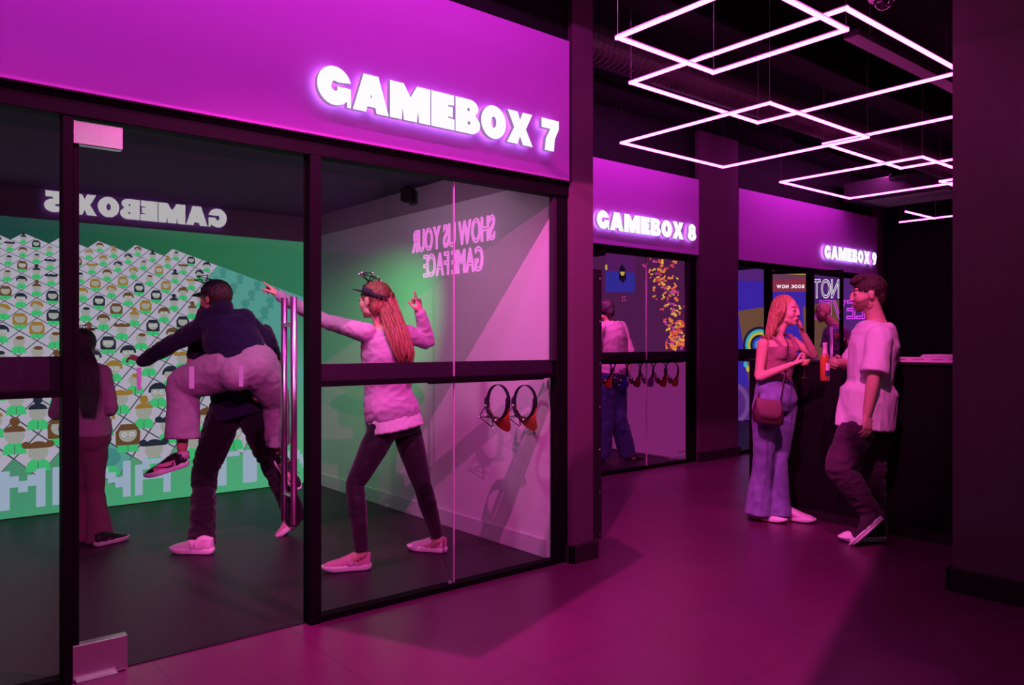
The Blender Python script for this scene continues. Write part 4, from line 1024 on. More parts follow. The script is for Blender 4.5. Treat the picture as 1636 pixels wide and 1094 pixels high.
SKIN = (.70, .40, .30)
M_['skin'] = mat('warm_skin', SKIN, rough=.5, spec=.35, bump=.03, bscale=300)
M_['skin'].node_tree.nodes['Principled BSDF'].inputs['Subsurface Weight'].default_value = 0.0
M_['skin_dark'] = mat('tanned_skin', (.58, .30, .21), rough=.5, spec=.35)
M_['lips'] = mat('lips', (.50, .16, .15), rough=.4); M_['beard'] = mat('stubble_beard', (.28, .14, .10), rough=.8, bump=.4, bscale=500)
M_['lid'] = mat('eyelid_skin', (.52, .27, .20), rough=.6)
M_['eyewhite'] = mat('eye_white', (.7, .68, .66), rough=.15, coat=.6); M_['iris'] = mat('iris', (.03, .02, .015), rough=.1, coat=1)
def hairmat(n, c, st=(1, 1, .12)): return mat(n, c, rough=.45, spec=.4, bump=.5, bscale=260, var=.5, vscale=90, stretch=st)
M_['hair_ginger'] = hairmat('light_auburn_hair', (.24, .085, .05)); M_['hair_brown'] = hairmat('dark_brown_hair', (.05, .025, .02))
M_['hair_blond'] = hairmat('dark_blond_hair', (.46, .25, .12)); M_['hair_dark'] = hairmat('long_dark_hair', (.05, .03, .045))
M_['shoe_black'] = mat('black_leather', (.012, .01, .012), rough=.4); M_['shoe_mark'] = mat('pale_emblem', (.8, .6, .75), rough=.5)
M_['shoe_pink'] = mat('pink_suede', (.72, .30, .42), rough=.8, bump=.2, bscale=300); M_['shoe_pale'] = mat('pale_shoe_leather', (.80, .68, .72), rough=.5)
M_['shoe_sole'] = mat('white_rubber', (.82, .78, .78), rough=.6); M_['shoe_canvas'] = mat('dark_canvas', (.035, .012, .028), rough=.85, bump=.3, bscale=500)
M_['outsole'] = mat('blue_grey_outsole', (.06, .045, .12), rough=.8); M_['lace'] = mat('shoe_lace', (.6, .5, .55), rough=.8)
M_['ball'] = mat('reflective_marker', (.85, .85, .85), rough=.3); M_['pod'] = mat('bronze_tracker_pod', (.13, .06, .03), rough=.4)
M_['capblack'] = mat('black_cap_fabric', (.02, .014, .03), rough=.8)
def cloth(n, c, **k): return mat(n, c, rough=k.get('rough', .85), spec=.15, bump=k.get('bump', .25), bscale=k.get('bs', 420), sheen=.15, var=k.get('var', 0), vscale=k.get('vs', 30), stretch=k.get('st'))
def person(label, loc): return empty('person', loc, label, 'person')
def full_body(parent, J, mats, male=True, s=1.0, M=None, hands=None, feet=None, vox=.0065, face=None, jaw=1.0, head=True):
    mb = MB(); torso(mb, J, 0, male, s)
    for sd in 'LR': arm(mb, J, sd, s, 0, male); leg(mb, J, sd, s, 0, male)
    hb = M @ Vector((0, -.018, -.055)); nk = J['neck']
    k = 1.0 if male else .86
    mb.limb([nk-(hb-nk).normalized()*.04, nk.lerp(hb, .5), hb], [.062*k*s, .054*k*s, .055*k*s], n=18, sub=3)
    for h in (hands or []): hand(mb, **h)
    for (an, toe) in (feet or []): foot(mb, an, toe, s)
    if head: add_head(mb, M, male, jaw)
    return skin('body', mb, mats, parent, vox, 3, None, face)
# ================================================================== person: pointing woman in the left game room
def V3(p): return Vector(p)
def hipfix(J, s=1.0):
    return J
D = 4.72
J = dict(neck=P(612, 524, D), chest=P(620, 566, D), waist=P(620, 622, D), pelvis=P(629, 672, D),
         shL=P(586, 532, D-.10), shR=P(650, 534, D+.10), elL=P(519, 513, D+.06), wrL=P(447, 473, D+.20), elR=P(684, 547, D+.20), wrR=P(671, 500, D+.12),
         hipL=P(610, 690, D-.07), hipR=P(650, 690, D+.07), knL=P(567, 774, D-.12), anL=P(578, 882, 4.55), knR=P(676, 778, D+.06), anR=P(698, 856, 4.93))
ps = person('woman in pink sweater and black leggings pointing with both index fingers, seen from behind', (P(630, 900, D).x, P(630, 900, D).y, 0))
hf = (-RT*.86+FW*.50).normalized()
HM = head_M(P(598, 481, D), hf+UP*.06, UP, .98)
face = lips_fn(HM)
dL = (P(430, 455, D+.24)-J['wrL']); dR = (P(667, 470, D+.10)-J['wrR'])
full_body(ps, J, [M_['skin'], M_['lips']], male=False, s=.98, M=HM, vox=.0058, face=face,
   hands=[dict(wrist=J['wrL'], d=dL, palm_n=-UP*.8-RT*.5, s=.95, curl=(.08, .75, .95, 1.05), thumb_side=1, thumb=.6), dict(wrist=J['wrR'], d=dR, palm_n=-RT+FW*.3, s=.95, curl=(.05, 1.3, 1.35, 1.4), thumb_side=1, thumb=.9)],
   feet=[(P(578, 884, 4.55), P(545, 903, 4.53)), (P(700, 862, 4.93), P(684, 874, 4.95))])
face_bits(HM, ps, M_['hair_ginger'], brow=.6)
sweater = cloth('pink_grey_sweater', (.42, .30, .40)); legg = cloth('black_leggings', (.013, .008, .013), rough=.55, bump=.08)
mb = MB(); torso(mb, J, .014, False, .98, hem=[(.012, .154, .122), (-.04, .158, .124), (-.09, .156, .118)], hi=8, loose=.006)
for sd in 'LR': arm(mb, J, sd, .98, .013, False)
for sd in 'LR': mb.tube([mid(J['el'+sd], J['wr'+sd], .9), mid(J['el'+sd], J['wr'+sd], 1.02)], [.036, .037], 16)
skin('sweater', mb, [sweater], ps, .008, 2, (.004, 12, (1, 1, 1.5), 3))
mb = MB(); torso(mb, J, .012, False, .98, hem=[(.058, .176, .142), (.02, .170, .138)], lo=0, hi=2, bust=False); skin('undershirt', mb, [cloth('white_shirt_hem', (.78, .66, .74))], ps, .008, 2, (.002, 14, (1,1,1)))
mb = MB(); torso(mb, J, .009, False, .98, lo=0, hi=3, bust=False)
for sd in 'LR': leg(mb, J, sd, .98, .004, False)
skin('leggings', mb, [legg], ps, .007, 3, (.0015, 14, (1, 1, 2)))
def ground(px, py): return PZ(px, py, 0.0)
h1 = ground(590, 910); t1 = ground(524, 914)
sneaker(ps, Vector((h1.x, h1.y, .006)), (t1-h1), UP, .275, (M_['shoe_pink'], M_['shoe_sole'], M_['shoe_pale']), style='N', label='pink suede running shoe with a pale N on its side')
h2 = ground(711, 884); t2 = ground(670, 880)
sneaker(ps, Vector((h2.x, h2.y, .006)), (t2-h2), UP, .265, (M_['shoe_pale'], M_['shoe_sole'], M_['shoe_pink']), style='runner')
hair_cap(ps, HM, M_['hair_ginger'], r=(.082, .100, .094), c=(0, -.022, .032), extra=[((0, -.075, -.03), (.055, .04, .07)), ((.045, -.05, -.03), (.032, .04, .06)), ((-.045, -.05, -.03), (.032, .04, .06))])
strands(ps, [HM @ V3((0, -.08, .05)), HM @ V3((0, -.105, -.03)), P(636, 535, D-.13), P(645, 565, D-.15), P(646, 583, D-.14)], [(.05, .03), (.055, .03), (.062, .028), (.058, .022), (.035, .012)], 130, .0085, M_['hair_ginger'], 3, name='ponytail')
HB = HM @ Matrix.Translation((0, -.016, .030)) @ Matrix.Rotation(math.radians(14), 4, 'X')
cap_hat(ps, HB, M_['capblack'], M_['capblack'])

# ================================================================== persons: piggyback pair
D = 5.32
J = dict(neck=P(352, 520, D+.12), chest=P(362, 560, D+.08), waist=P(375, 618, D), pelvis=P(382, 642, D),
         shL=P(322, 540, D+.0), shR=P(425, 545, D+.05), elL=P(304, 592, D-.06), wrL=P(314, 622, D-.20), elR=P(445, 598, D-.02), wrR=P(437, 632, D-.16),
         hipL=P(362, 655, D-.02), hipR=P(404, 655, D+.02), knL=P(327, 752, D-.02), anL=P(322, 866, 4.98), knR=P(436, 742, D+.10), anR=P(473, 828, 5.45))
ps = person('carrier in black trousers striding with another player on his back', (P(380, 860, D).x, P(380, 860, D).y, 0))
cf = (-RT*.55+FW*.85).normalized(); HM = head_M(P(338, 500, D+.22), cf, UP, .98)
full_body(ps, J, [M_['skin_dark'], M_['lips']], True, .97, HM, vox=.0075, face=lips_fn(HM),
   hands=[dict(wrist=J['wrL'], d=RT*.75-UP*.25-FW*.3, palm_n=UP*.8+FW*.5, s=.97, curl=(.5, .55, .6, .65), thumb_side=1, thumb=.3), dict(wrist=J['wrR'], d=-RT*.75-UP*.35-FW*.2, palm_n=UP*.8+FW*.5, s=.97, curl=(.5, .55, .6, .65), thumb_side=-1, thumb=.3)],
   feet=[(P(322, 868, 4.98), P(308, 880, 4.95)), (P(474, 832, 5.45), P(462, 848, 5.42))])
face_bits(HM, ps, M_['hair_brown']); hair_cap(ps, HM, M_['hair_brown'])
navy = cloth('dark_navy_shirt', (.016, .014, .04)); blackp = cloth('black_trousers', (.012, .007, .013), bump=.2)
mb = MB(); torso(mb, J, .016, True, .97, hem=[(.10, .185, .14), (0, .185, .14)], hi=8)
for sd in 'LR': mb.limb([J['sh'+sd], mid(J['sh'+sd], J['el'+sd], .5)], [.068, .060])
skin('shirt', mb, [navy], ps, .009, 2, (.006, 9, (1,1,1.6)))
mb = MB(); torso(mb, J, .012, True, .97, lo=0, hi=3)
leg(mb, J, 'L', .97, 0, True, [.112, .108, .094, .082, .076, .076, .086], .02); leg(mb, J, 'R', .97, 0, True, [.112, .108, .092, .078, .072, .070, .076], .02)
skin('trousers', mb, [blackp], ps, .009, 2, (.009, 10, (1, 1, 1.6), 7))
h1 = ground(338, 886); t1 = ground(296, 884)
sneaker(ps, Vector((h1.x, h1.y, .006)), (t1-h1), UP, .285, (M_['shoe_pale'], M_['shoe_sole'], M_['shoe_black']), style='N', label='pale running shoe with dark trim, planted flat')
tt = P(458, 851, 5.42); hh = P(489, 824, 5.50); dd = (tt-hh).normalized(); tt.z = max(tt.z, .01)
sneaker(ps, hh-RT*0+(tt-hh)*0, dd, (UP*.8-RT*.55), .26, (M_['shoe_pink'], M_['shoe_sole'], M_['shoe_black']), style='runner', label='pink and dark shoe pushing off on its toe')

D = 5.02
J = dict(neck=P(344, 508, D+.05), chest=P(362, 530, D+.04), waist=P(383, 562, D), pelvis=P(394, 588, D-.02),
         shL=P(326, 522, D+.02), shR=P(388, 512, D+.06), elL=P(276, 548, D+.10), wrL=P(229, 577, D+.18), elR=P(428, 548, D+.16), wrR=P(424, 528, D+.36),
         hipL=P(373, 588, D-.03), hipR=P(418, 592, D+.02), knL=P(294, 612, D+.06), anL=P(291, 718, D+.02), knR=P(441, 640, D+.24), anR=P(443, 720, D+.36))
ps = person('player in navy top and loose pale trousers riding piggyback, one arm stretched out left', P(394, 640, D))
HM = head_M(P(343, 478, D), (-RT*.93+FW*.35).normalized(), UP, .98)
full_body(ps, J, [M_['skin_dark'], M_['lips']], True, .92, HM, vox=.0065, face=lips_fn(HM),
   hands=[dict(wrist=J['wrL'], d=(P(212, 570, D+.2)-J['wrL']), palm_n=-RT*.3-UP*.8+FW*.2, s=.93, curl=(.1, .35, .5, .6), thumb_side=-1, thumb=.1, spread=.3), dict(wrist=J['wrR'], d=-RT*.8+FW*.4, palm_n=FW, s=.9)],
   feet=[(P(291, 724, D+.02), P(262, 746, D)), (P(443, 722, D+.36), P(450, 735, D+.36))])
face_bits(HM, ps, M_['hair_brown'])
hair_cap(ps, HM, M_['hair_brown'], extra=[((0, -.06, -.04), (.06, .045, .06))])
HB = HM @ Matrix.Translation((0, -.014, .030))
cap_hat(ps, HB, M_['capblack'], M_['capblack'], dome=M_['capblack'])
mb = MB(); torso(mb, J, .026, True, .92, lo=2, hi=9)
for sd in 'LR': arm(mb, J, sd, .95, .018, True)
mb.limb([HM @ V3((0, -.06, -.06)), J['neck'], J['chest']], [.07, .09, .12]); mb.limb([J['shL'], mid(J['shL'], J['shR'], .5), J['shR']], [.07, .085, .08])
mb.limb([J['neck'], J['chest'], J['waist']], [.12, .155, .135])
skin('hooded_top', mb, [cloth('dark_navy_hoodie', (.014, .011, .045))], ps, .008, 2, (.005, 10, (1, 1, 1.4), 5))
pale = cloth('loose_pale_trousers', (.44, .33, .43), var=.12, vs=12)
mb = MB(); torso(mb, J, .03, True, .96, lo=0, hi=2)
mb.limb([P(405, 584, D), P(365, 588, D-.02), P(318, 602, D+.04)], [.158, .142, .118])
leg(mb, J, 'L', .95, 0, True, [.125, .128, .118, .108, .100, .105, .112], -.07); leg(mb, J, 'R', .95, 0, True, [.12, .12, .105, .09, .085, .085, .09], -.06)
skin('loose_trousers', mb, [pale], ps, .009, 5, (.004, 9, (1, 1, 1.3), 11))
hh = P(301, 741, D+.02); tt = P(241, 757, D-.02)
for (hh, tt, lb) in ((P(300, 744, D+.02), P(241, 762, D-.02), 'dark and pink leather sneaker of the dangling foot'), (P(440, 736, D+.36), P(452, 752, D+.34), None)):
    sneaker(ps, hh, (tt-hh), UP+RT*-.15-FW*.15, .27, (M_['shoe_black'], M_['shoe_sole'], M_['shoe_pink']), style='swoosh', label=lb)
for a, b_ in ((J['anL']+UP*.02, P(292, 733, D+.02)), (J['anR'], P(443, 732, D+.36))): MB().tube([a-UP*.035, b_], [.042, .044], 16).build('sock', cloth('pink_sock', (.65, .40, .55)), ps, smooth=True)

# ================================================================== person: girl at the left, back view
D = 5.2; s = .86
J = dict(neck=P(137, 578, D), chest=P(137, 612, D), waist=P(137, 655, D), pelvis=P(137, 700, D),
         shL=P(108, 596, D), shR=P(164, 596, D), elL=P(88, 660, D), wrL=P(104, 660, D+.22), elR=P(178, 654, D), wrR=P(172, 650, D+.22),
         hipL=P(122, 712, D), hipR=P(150, 712, D), knL=P(124, 785, D), anL=P(126, 856, D-.03), knR=P(153, 785, D), anR=P(160, 856, D-.03))
ps = person('small girl with long dark hair, seen from behind beside the door post', (P(137, 870, D).x, P(137, 870, D).y, 0))
HM = head_M(P(133, 553, D), (FW*.95-RT*.25), UP, .90)
full_body(ps, J, [M_['skin'], M_['lips']], False, s, HM, vox=.0075, face=lips_fn(HM),
   hands=[dict(wrist=J['wrL'], d=FW+RT*.4, palm_n=RT, s=.8), dict(wrist=J['wrR'], d=FW-RT*.4, palm_n=-RT, s=.8, thumb_side=-1)], feet=[(J['anL'], J['anL']+FW*.08-UP*.03), (J['anR'], J['anR']+FW*.08-UP*.03)])
face_bits(HM, ps, M_['hair_dark'])
mb = MB(); torso(mb, J, .012, False, s, hem=[(-.02, .158, .125), (-.07, .158, .125)], hi=8, loose=.012)
for sd in 'LR': arm(mb, J, sd, s, .014, False)
skin('sweater', mb, [cloth('dusty_pink_sweater', (.42, .26, .36))], ps, .008, 2, (.005, 10, (1, 1, 1.6), 2))
mb = MB(); torso(mb, J, .008, False, s, lo=0, hi=3, bust=False)
leg(mb, J, 'L', s, 0, False, [.088, .080, .062, .052, .058, .072, .082], .035); leg(mb, J, 'R', s, 0, False, [.088, .080, .062, .052, .058, .075, .088], .035)
skin('flared_trousers', mb, [cloth('maroon_flared_trousers', (.20, .075, .115), bump=.1)], ps, .008, 2, (.004, 9, (1, 1, .6), 4))
for px, dx in ((126, -.10), (166, .55)):
    h_ = ground(px, 868); sneaker(ps, Vector((h_.x, h_.y, .006))-FW*.1, FW+RT*dx, UP, .235, (M_['shoe_black'], M_['shoe_sole'], M_['shoe_pink']), style='plain')
hair_cap(ps, HM, M_['hair_dark'], r=(.09, .106, .10), extra=[((0, -.07, -.05), (.07, .045, .09))])
strands(ps, [HM @ V3((0, -.075, .05)), HM @ V3((0, -.10, -.05)), P(140, 600, D-.15), P(141, 640, D-.15), P(141, 668, D-.15)], [(.06, .03), (.075, .035), (.07, .03), (.062, .02), (.045, .01)], 150, .0075, M_['hair_dark'], 7)
HB = HM @ Matrix.Translation((0, -.016, .030)); cap_hat(ps, HB, M_['capblack'], M_['capblack'])

# ================================================================== person: woman at the bar
D = 5.86; s = .95
J = dict(neck=P(1240, 538, D), chest=P(1240, 566, D), waist=P(1238, 606, D), pelvis=P(1239, 636, D),
         shL=P(1266, 546, D+.10), shR=P(1219, 550, D-.10), elR=P(1212, 603, D-.10), wrR=P(1265, 582, D-.26), elL=P(1301, 568, D+.10), wrL=P(1281, 528, D-.02),
         hipR=P(1223, 648, D-.05), hipL=P(1253, 648, D+.05), knR=P(1220, 730, D-.04), anR=P(1211, 818, D-.02), knL=P(1243, 735, D+.03), anL=P(1244, 822, D-.03))
ps = person('woman in brown tank top and flared jeans leaning on the bar, holding a glass', (P(1235, 830, D).x, P(1235, 830, D).y, 0))
hf = (RT*.66-FW*.75).normalized(); HM = head_M(P(1257, 497, D-.02), hf-UP*.02, UP-RT*.10, .98)
full_body(ps, J, [M_['skin'], M_['lips']], False, s, HM, vox=.0056, face=lips_fn(HM),
   hands=[dict(wrist=J['wrR'], d=(P(1288, 574, D-.30)-J['wrR']), palm_n=-FW*.2+UP*.75+RT*.3, s=.92, curl=(.85, .8, .8, .8), thumb_side=-1, thumb=.9),
          dict(wrist=J['wrL'], d=(P(1273, 505, D-.05)-J['wrL']), palm_n=-RT*.9-UP*.2, s=.92, curl=(.45, .5, .55, .6), thumb_side=1, thumb=.3)],
   feet=[(P(1211, 820, D-.02), P(1225, 832, D-.06)), (P(1246, 824, D-.03), P(1265, 834, D-.08))])
face_bits(HM, ps, M_['hair_blond'], brow=.5)
top = cloth('brown_ribbed_tank_top', (.30, .14, .15), bump=.3, bs=260)
mb = MB(); torso(mb, J, .007, False, s, hem=[(-.075, .142, .118), (-.12, .138, .112)], lo=2, hi=6)
sk = rot3(HM)
for sd, o_ in (('L', .0), ('R', .0)):
    a = J['sh'+sd].lerp(J['neck'], .38); fr_ = J['chest'].lerp(J['sh'+sd], .45)
    f_dir = hf; mb.limb([fr_+f_dir*.115+UP*.0, a+f_dir*.045+UP*.030, a+UP*.040, a-f_dir*.045+UP*.028, fr_-f_dir*.09], [.018, .011, .010, .011, .018], n=10)
skin('tank_top', mb, [top], ps, .0065, 2, (.003, 16, (1, 1, 2)))
denim = cloth('washed_blue_denim', (.20, .19, .38), bump=.35, bs=350, var=.30, vs=14)
mb = MB(); torso(mb, J, .012, False, s, lo=0, hi=3, bust=False)
leg(mb, J, 'R', s, 0, False, [.096, .094, .080, .074, .076, .088, .098], .012); leg(mb, J, 'L', s, 0, False, [.096, .094, .080, .072, .074, .084, .094], .012)
jeans = skin('flared_jeans', mb, [denim], ps, .008, 2, (.003, 12, (1, 1, .8), 8))
MB().limb([P(1226, 655, D-.16), P(1225, 735, D-.14), P(1216, 812, D-.16)], [.0022]*3, n=6).build('jeans_seam', mat('denim_stitch', (.10, .06, .18)), jeans)
for hp, tp in (((1203, 829), (1232, 833)), ((1247, 830), (1283, 834))):
    h_ = ground(*hp); t_ = ground(*tp); sneaker(ps, Vector((h_.x, h_.y, .006)), (t_-h_), UP, .255, (M_['shoe_pale'], M_['shoe_sole'], M_['shoe_pink']), style='runner', width=1.15)
hair_cap(ps, HM, M_['hair_blond'], r=(.080, .098, .094), c=(0, -.026, .034), extra=[((0, -.07, -.03), (.06, .045, .075)), ((.06, -.035, -.02), (.022, .05, .07)), ((-.06, -.035, -.02), (.022, .05, .07))])
strands(ps, [HM @ V3((.02, -.05, .08)), HM @ V3((.055, -.075, -.02)), P(1233, 525, D-.07), P(1224, 548, D-.06)], [(.03, .04), (.035, .05), (.036, .05), (.014, .02)], 90, .0075, M_['hair_blond'], 12)
strands(ps, [HM @ V3((-.03, -.02, .085)), HM @ V3((-.074, .0, .03)), HM @ V3((-.078, -.01, -.05)), HM @ V3((-.07, -.03, -.12))], [(.012, .02), (.014, .026), (.014, .026), (.008, .012)], 26, .006, M_['hair_blond'], 13, name='hair_lock')
strands(ps, [HM @ V3((.03, .0, .09)), HM @ V3((.076, .015, .035)), HM @ V3((.08, -.01, -.045)), HM @ V3((.075, -.05, -.13))], [(.012, .02), (.012, .026), (.014, .03), (.008, .014)], 30, .006, M_['hair_blond'], 14, name='hair_lock')
# shoulder bag
bc = P(1227, 657, D-.24)
bg = empty('shoulder_bag', bc-UP*.1, 'small dark maroon leather bag hanging at the hip of the woman', 'bag')
leather = mat('maroon_leather', (.07, .022, .035), rough=.38, bump=.15, bscale=120)
A_ = (RT*.97-UP*.12).normalized(); Bn = FW; C_ = Bn.cross(A_)*-1
mb = MB().loft([(bc-UP*.095, A_, Bn, .085, .03), (bc-UP*.08, A_, Bn, .108, .04), (bc-UP*.02, A_, Bn, .115, .045), (bc+UP*.05, A_, Bn, .098, .036), (bc+UP*.085, A_, Bn, .090, .024)], 28, p=3.2)
mb.build('bag_body', leather, bg, smooth=True)
mb = MB().loft([(bc-UP*.055-FW*.036, A_, Bn, .060, .012), (bc-UP*.01-FW*.040, A_, Bn, .088, .014), (bc+UP*.05-FW*.034, A_, Bn, .092, .014), (bc+UP*.088-FW*.012, A_, Bn, .088, .026)], 24, p=2.6)
mb.build('bag_flap', mat('maroon_suede', (.16, .06, .08), rough=.8), bg, smooth=True)
MB().tube([P(1247, 645, D-.25), P(1252, 610, D-.24), P(1258, 575, D-.18), P(1259, 548, D-.08), P(1252, 536, D-.01), P(1243, 536, D+.06), P(1228, 560, D+.14), P(1215, 620, D-.02), P(1208, 645, D-.2)], .0075, 8, flat=.6).build('strap', leather, bg, smooth=True)
# wine glass in her hand
gc = P(1284, 604, D-.29)
wg = empty('wine_glass', gc, 'stemmed glass with pale wine in the hand of the woman', 'glass')
tilt = (UP+RT*.08).normalized(); Ax = RT; Bx = tilt.cross(Ax)
def gl_(z, r): return (gc+tilt*z, Ax, Bx, r, r)
gm = glassmat('wine_glass_clear', 1.9, (.95, .93, .95))
MB().loft([gl_(0, .034), gl_(.003, .033), gl_(.006, .006), gl_(.07, .004), gl_(.082, .012), gl_(.10, .03), (gc+tilt*.125, Ax, Bx, .037, .037), gl_(.155, .036), gl_(.185, .030)], 24, closed_caps=False).build('glass_bowl', gm, wg, smooth=True)
MB().loft([gl_(.09, .018), gl_(.10, .028), gl_(.125, .0345), gl_(.137, .034)], 20).build('wine', mat('pale_wine', (.9, .65, .25), rough=.1, spec=.8), wg, smooth=True)

# ================================================================== person: man at the bar
D = 5.22; s = 1.02
J = dict(neck=P(1400, 512, D), chest=P(1396, 552, D), waist=P(1390, 610, D), pelvis=P(1385, 655, D),
         shL=P(1405, 538, D-.17), shR=P(1388, 538, D+.17), elL=P(1396, 602, D-.24), wrL=P(1385, 662, D-.22), elR=P(1360, 582, D+.26), wrR=P(1335, 579, D+.10),
         hipL=P(1375, 675, D-.08), hipR=P(1393, 675, D+.08), knL=P(1341, 745, D-.12), anL=P(1396, 826, D-.06), knR=P(1392, 762, D+.10), anR=P(1397, 848, D+.10))
ps = person('bearded man in oversized white T-shirt and dark trousers holding a beer bottle at the bar', (P(1390, 868, D).x, P(1390, 868, D).y, 0))
hf = (-RT*.97+FW*.22).normalized(); HM = head_M(P(1386, 471, D), hf-UP*.03, UP, 1.05)
HMi = HM.inverted()
full_body(ps, J, [M_['skin'], M_['lips'], M_['beard']], True, s, HM, vox=.0056, face=lips_fn(HM, 'beard'), jaw=1.12,
   hands=[dict(wrist=J['wrL'], d=(P(1386, 690, D-.24)-J['wrL']), palm_n=-RT*.35+FW*.9, s=1.02, curl=(.35, .38, .42, .45), thumb_side=1, thumb=.35),
          dict(wrist=J['wrR'], d=(P(1319, 579, D-.03)-J['wrR']), palm_n=-FW*.55-RT*.45, s=1.0, curl=(.95, .95, .95, .95), thumb_side=1, thumb=.9)],
   feet=[(J['anL'], P(1385, 848, D-.06)), (J['anR'], P(1365, 862, D+.10))])
face_bits(HM, ps, M_['hair_brown'], brow=.9)
hair_cap(ps, HM, M_['hair_brown'], r=(.080, .100, .088), c=(0, -.020, .042), extra=[((0, .055, .095), (.055, .045, .022)), ((0, .02, .112), (.06, .06, .024)), ((0, -.075, -.01), (.060, .035, .055)), ((.0, .075, .085), (.045, .028, .018))], wr=(.004, 70, (1, 1, 1)))
shirt = cloth('white_cotton_t_shirt', (.80, .74, .78), bump=.12, bs=500)
mb = MB(); torso(mb, J, .022, True, s, hem=[(.12, .185, .140), (.0, .185, .138), (-.12, .182, .135)], hi=8, loose=.010)
for sd in 'LR': mb.limb([J['sh'+sd], mid(J['sh'+sd], J['el'+sd], .5), mid(J['sh'+sd], J['el'+sd], .92)], [.080, .080, .086], n=20, sub=4, round_ends=False)
mb.ell(J['shL'], .078); mb.ell(J['shR'], .078)
skin('t_shirt', mb, [shirt], ps, .0075, 3, (.006, 8, (1, 1, .7), 21))
mb = MB(); torso(mb, J, .012, True, s, lo=0, hi=2)
leg(mb, J, 'L', s, 0, True, [.115, .112, .100, .088, .084, .072, .066], .01); leg(mb, J, 'R', s, 0, True, [.115, .112, .098, .088, .086, .082, .082], .04)
skin('trousers', mb, [cloth('dark_plum_trousers', (.060, .022, .050), bump=.2)], ps, .008, 2, (.006, 10, (1, 1, 1.5), 31))
cs = (M_['shoe_canvas'], M_['shoe_sole'], M_['shoe_sole'])
h_ = ground(1411, 866); t_ = ground(1338, 864)
h_ = P(1411, 866, D+.02); t_ = P(1338, 861, D+.02)
sneaker(ps, Vector((h_.x, h_.y, .004)), Vector((t_.x-h_.x, t_.y-h_.y, 0)), UP, .30, cs, style='cap', high=True, label='dark canvas high top sneaker standing flat')
hh = P(1411, 832, D-.16); tt = P(1370, 871, D-.10); tt.z = max(.012, tt.z)
sneaker(ps, hh, (tt-hh), (-RT*.72+UP*.35-FW*-.55), .27, cs, style='cap', high=True, label='dark canvas high top sneaker resting on its toe, sole showing')
MB().tube([P(1389, 683, D-.262), P(1394, 683, D-.262)], .0, 6) if False else None
# beer bottle
bb = P(1318, 608, D-.06); bt = empty('beer_bottle', bb, 'amber beer bottle with a label in the hand of the man', 'bottle')
amber = mat('amber_glass_beer', (.45, .11, .03), rough=.12, spec=.8, coat=.6)
prof = [(0, .027), (.004, .0305), (.14, .0305), (.165, .026), (.19, .016), (.235, .0135), (.242, .0155), (.252, .0155), (.255, .013)]
MB().loft([(bb+UP*z, (1,0,0), (0,1,0), r, r) for z, r in prof[:4]+[(.175, .022)]], 24).build('bottle_body', amber, bt, smooth=True)
MB().loft([(bb+UP*z, (1,0,0), (0,1,0), r, r) for z, r in [(.175, .022), (.19, .016), (.235, .0135), (.242, .0155), (.252, .0155), (.255, .013)]], 20).build('bottle_neck', mat('clear_bottle_neck', (.75, .55, .55), rough=.08, spec=.8), bt, smooth=True)
def arc(z0, z1, a0, a1, r=.0312, n=10):
    base = math.atan2(-FW.y, -FW.x); vs = []
    for i in range(n+1):
        a = base+math.radians(a0+(a1-a0)*i/n)
        for z in (z0, z1): vs.append((bb.x+r*math.cos(a), bb.y+r*math.sin(a), bb.z+z))
    return vs, [[2*i, 2*i+2, 2*i+3, 2*i+1] for i in range(n)]
MB().add(*arc(.03, .07, -20, 90)).build('label', mat('dark_bottle_label', (.03, .03, .09)), bt)
MB().add(*arc(.07, .118, -10, 70)).build('label', mat('pale_bottle_label', (.8, .6, .7)), bt)

# ================================================================== person: bald man at the far door
D = 10.3; s = 1.10
g = P(1336, 0, D)
def Q(px, py, dt=0): return P(px, py, D+dt)
J = dict(neck=Q(1333, 520), chest=Q(1336, 545), waist=Q(1336, 590), pelvis=Q(1337, 615), shL=Q(1347, 530, -.20), shR=Q(1325, 530, .2), elL=Q(1363, 558, -.25), wrL=Q(1346, 541, -.42),
         elR=Q(1318, 562, .25), wrR=Q(1315, 590, .2), hipL=Q(1339, 624, -.1), hipR=Q(1335, 624, .1), knL=Q(1336, 0), anL=Q(1336, 0), knR=Q(1336, 0), anR=Q(1336, 0))
for sd, o_ in (('L', -.1), ('R', .1)):
    b0 = J['hip'+sd]; J['kn'+sd] = Vector((b0.x, b0.y, .46))-RT*.03; J['an'+sd] = Vector((b0.x, b0.y, .09))+RT*.03
ps = person('bald man in purple polo shirt with a wristwatch, looking down beside the far glass door', (J['pelvis'].x, J['pelvis'].y, 0))
HM = head_M(Q(1315, 499), (-RT*.93-FW*.2-UP*.25).normalized(), UP-RT*.2, 1.12)
full_body(ps, J, [M_['skin'], M_['lips'], M_['beard']], True, s, HM, vox=.008, face=lips_fn(HM, 'beard'), hands=[dict(wrist=J['wrL'], d=-RT*.8+UP*.25-FW*.2, palm_n=FW, s=1.05, curl=(.8, .8, .9, .9), thumb_side=-1, thumb=.6), dict(wrist=J['wrR'], d=-UP, palm_n=FW-RT, s=1.0)],
   feet=[(J['anL'], J['anL']-RT*.1-UP*.03), (J['anR'], J['anR']-RT*.1-UP*.03)])
face_bits(HM, ps, M_['hair_brown'])
mb = MB(); torso(mb, J, .02, True, s, hem=[(.08, .19, .15), (0, .19, .15)], hi=8)
for sd in 'LR': mb.limb([J['sh'+sd], mid(J['sh'+sd], J['el'+sd], .5), mid(J['sh'+sd], J['el'+sd], .8)], [.078, .074, .074], n=18, round_ends=False)
mb.ell(J['shL'], .075); mb.ell(J['shR'], .075); mb.tube([J['neck']-UP*.04, J['neck']+UP*.015], [.085, .075], 18)
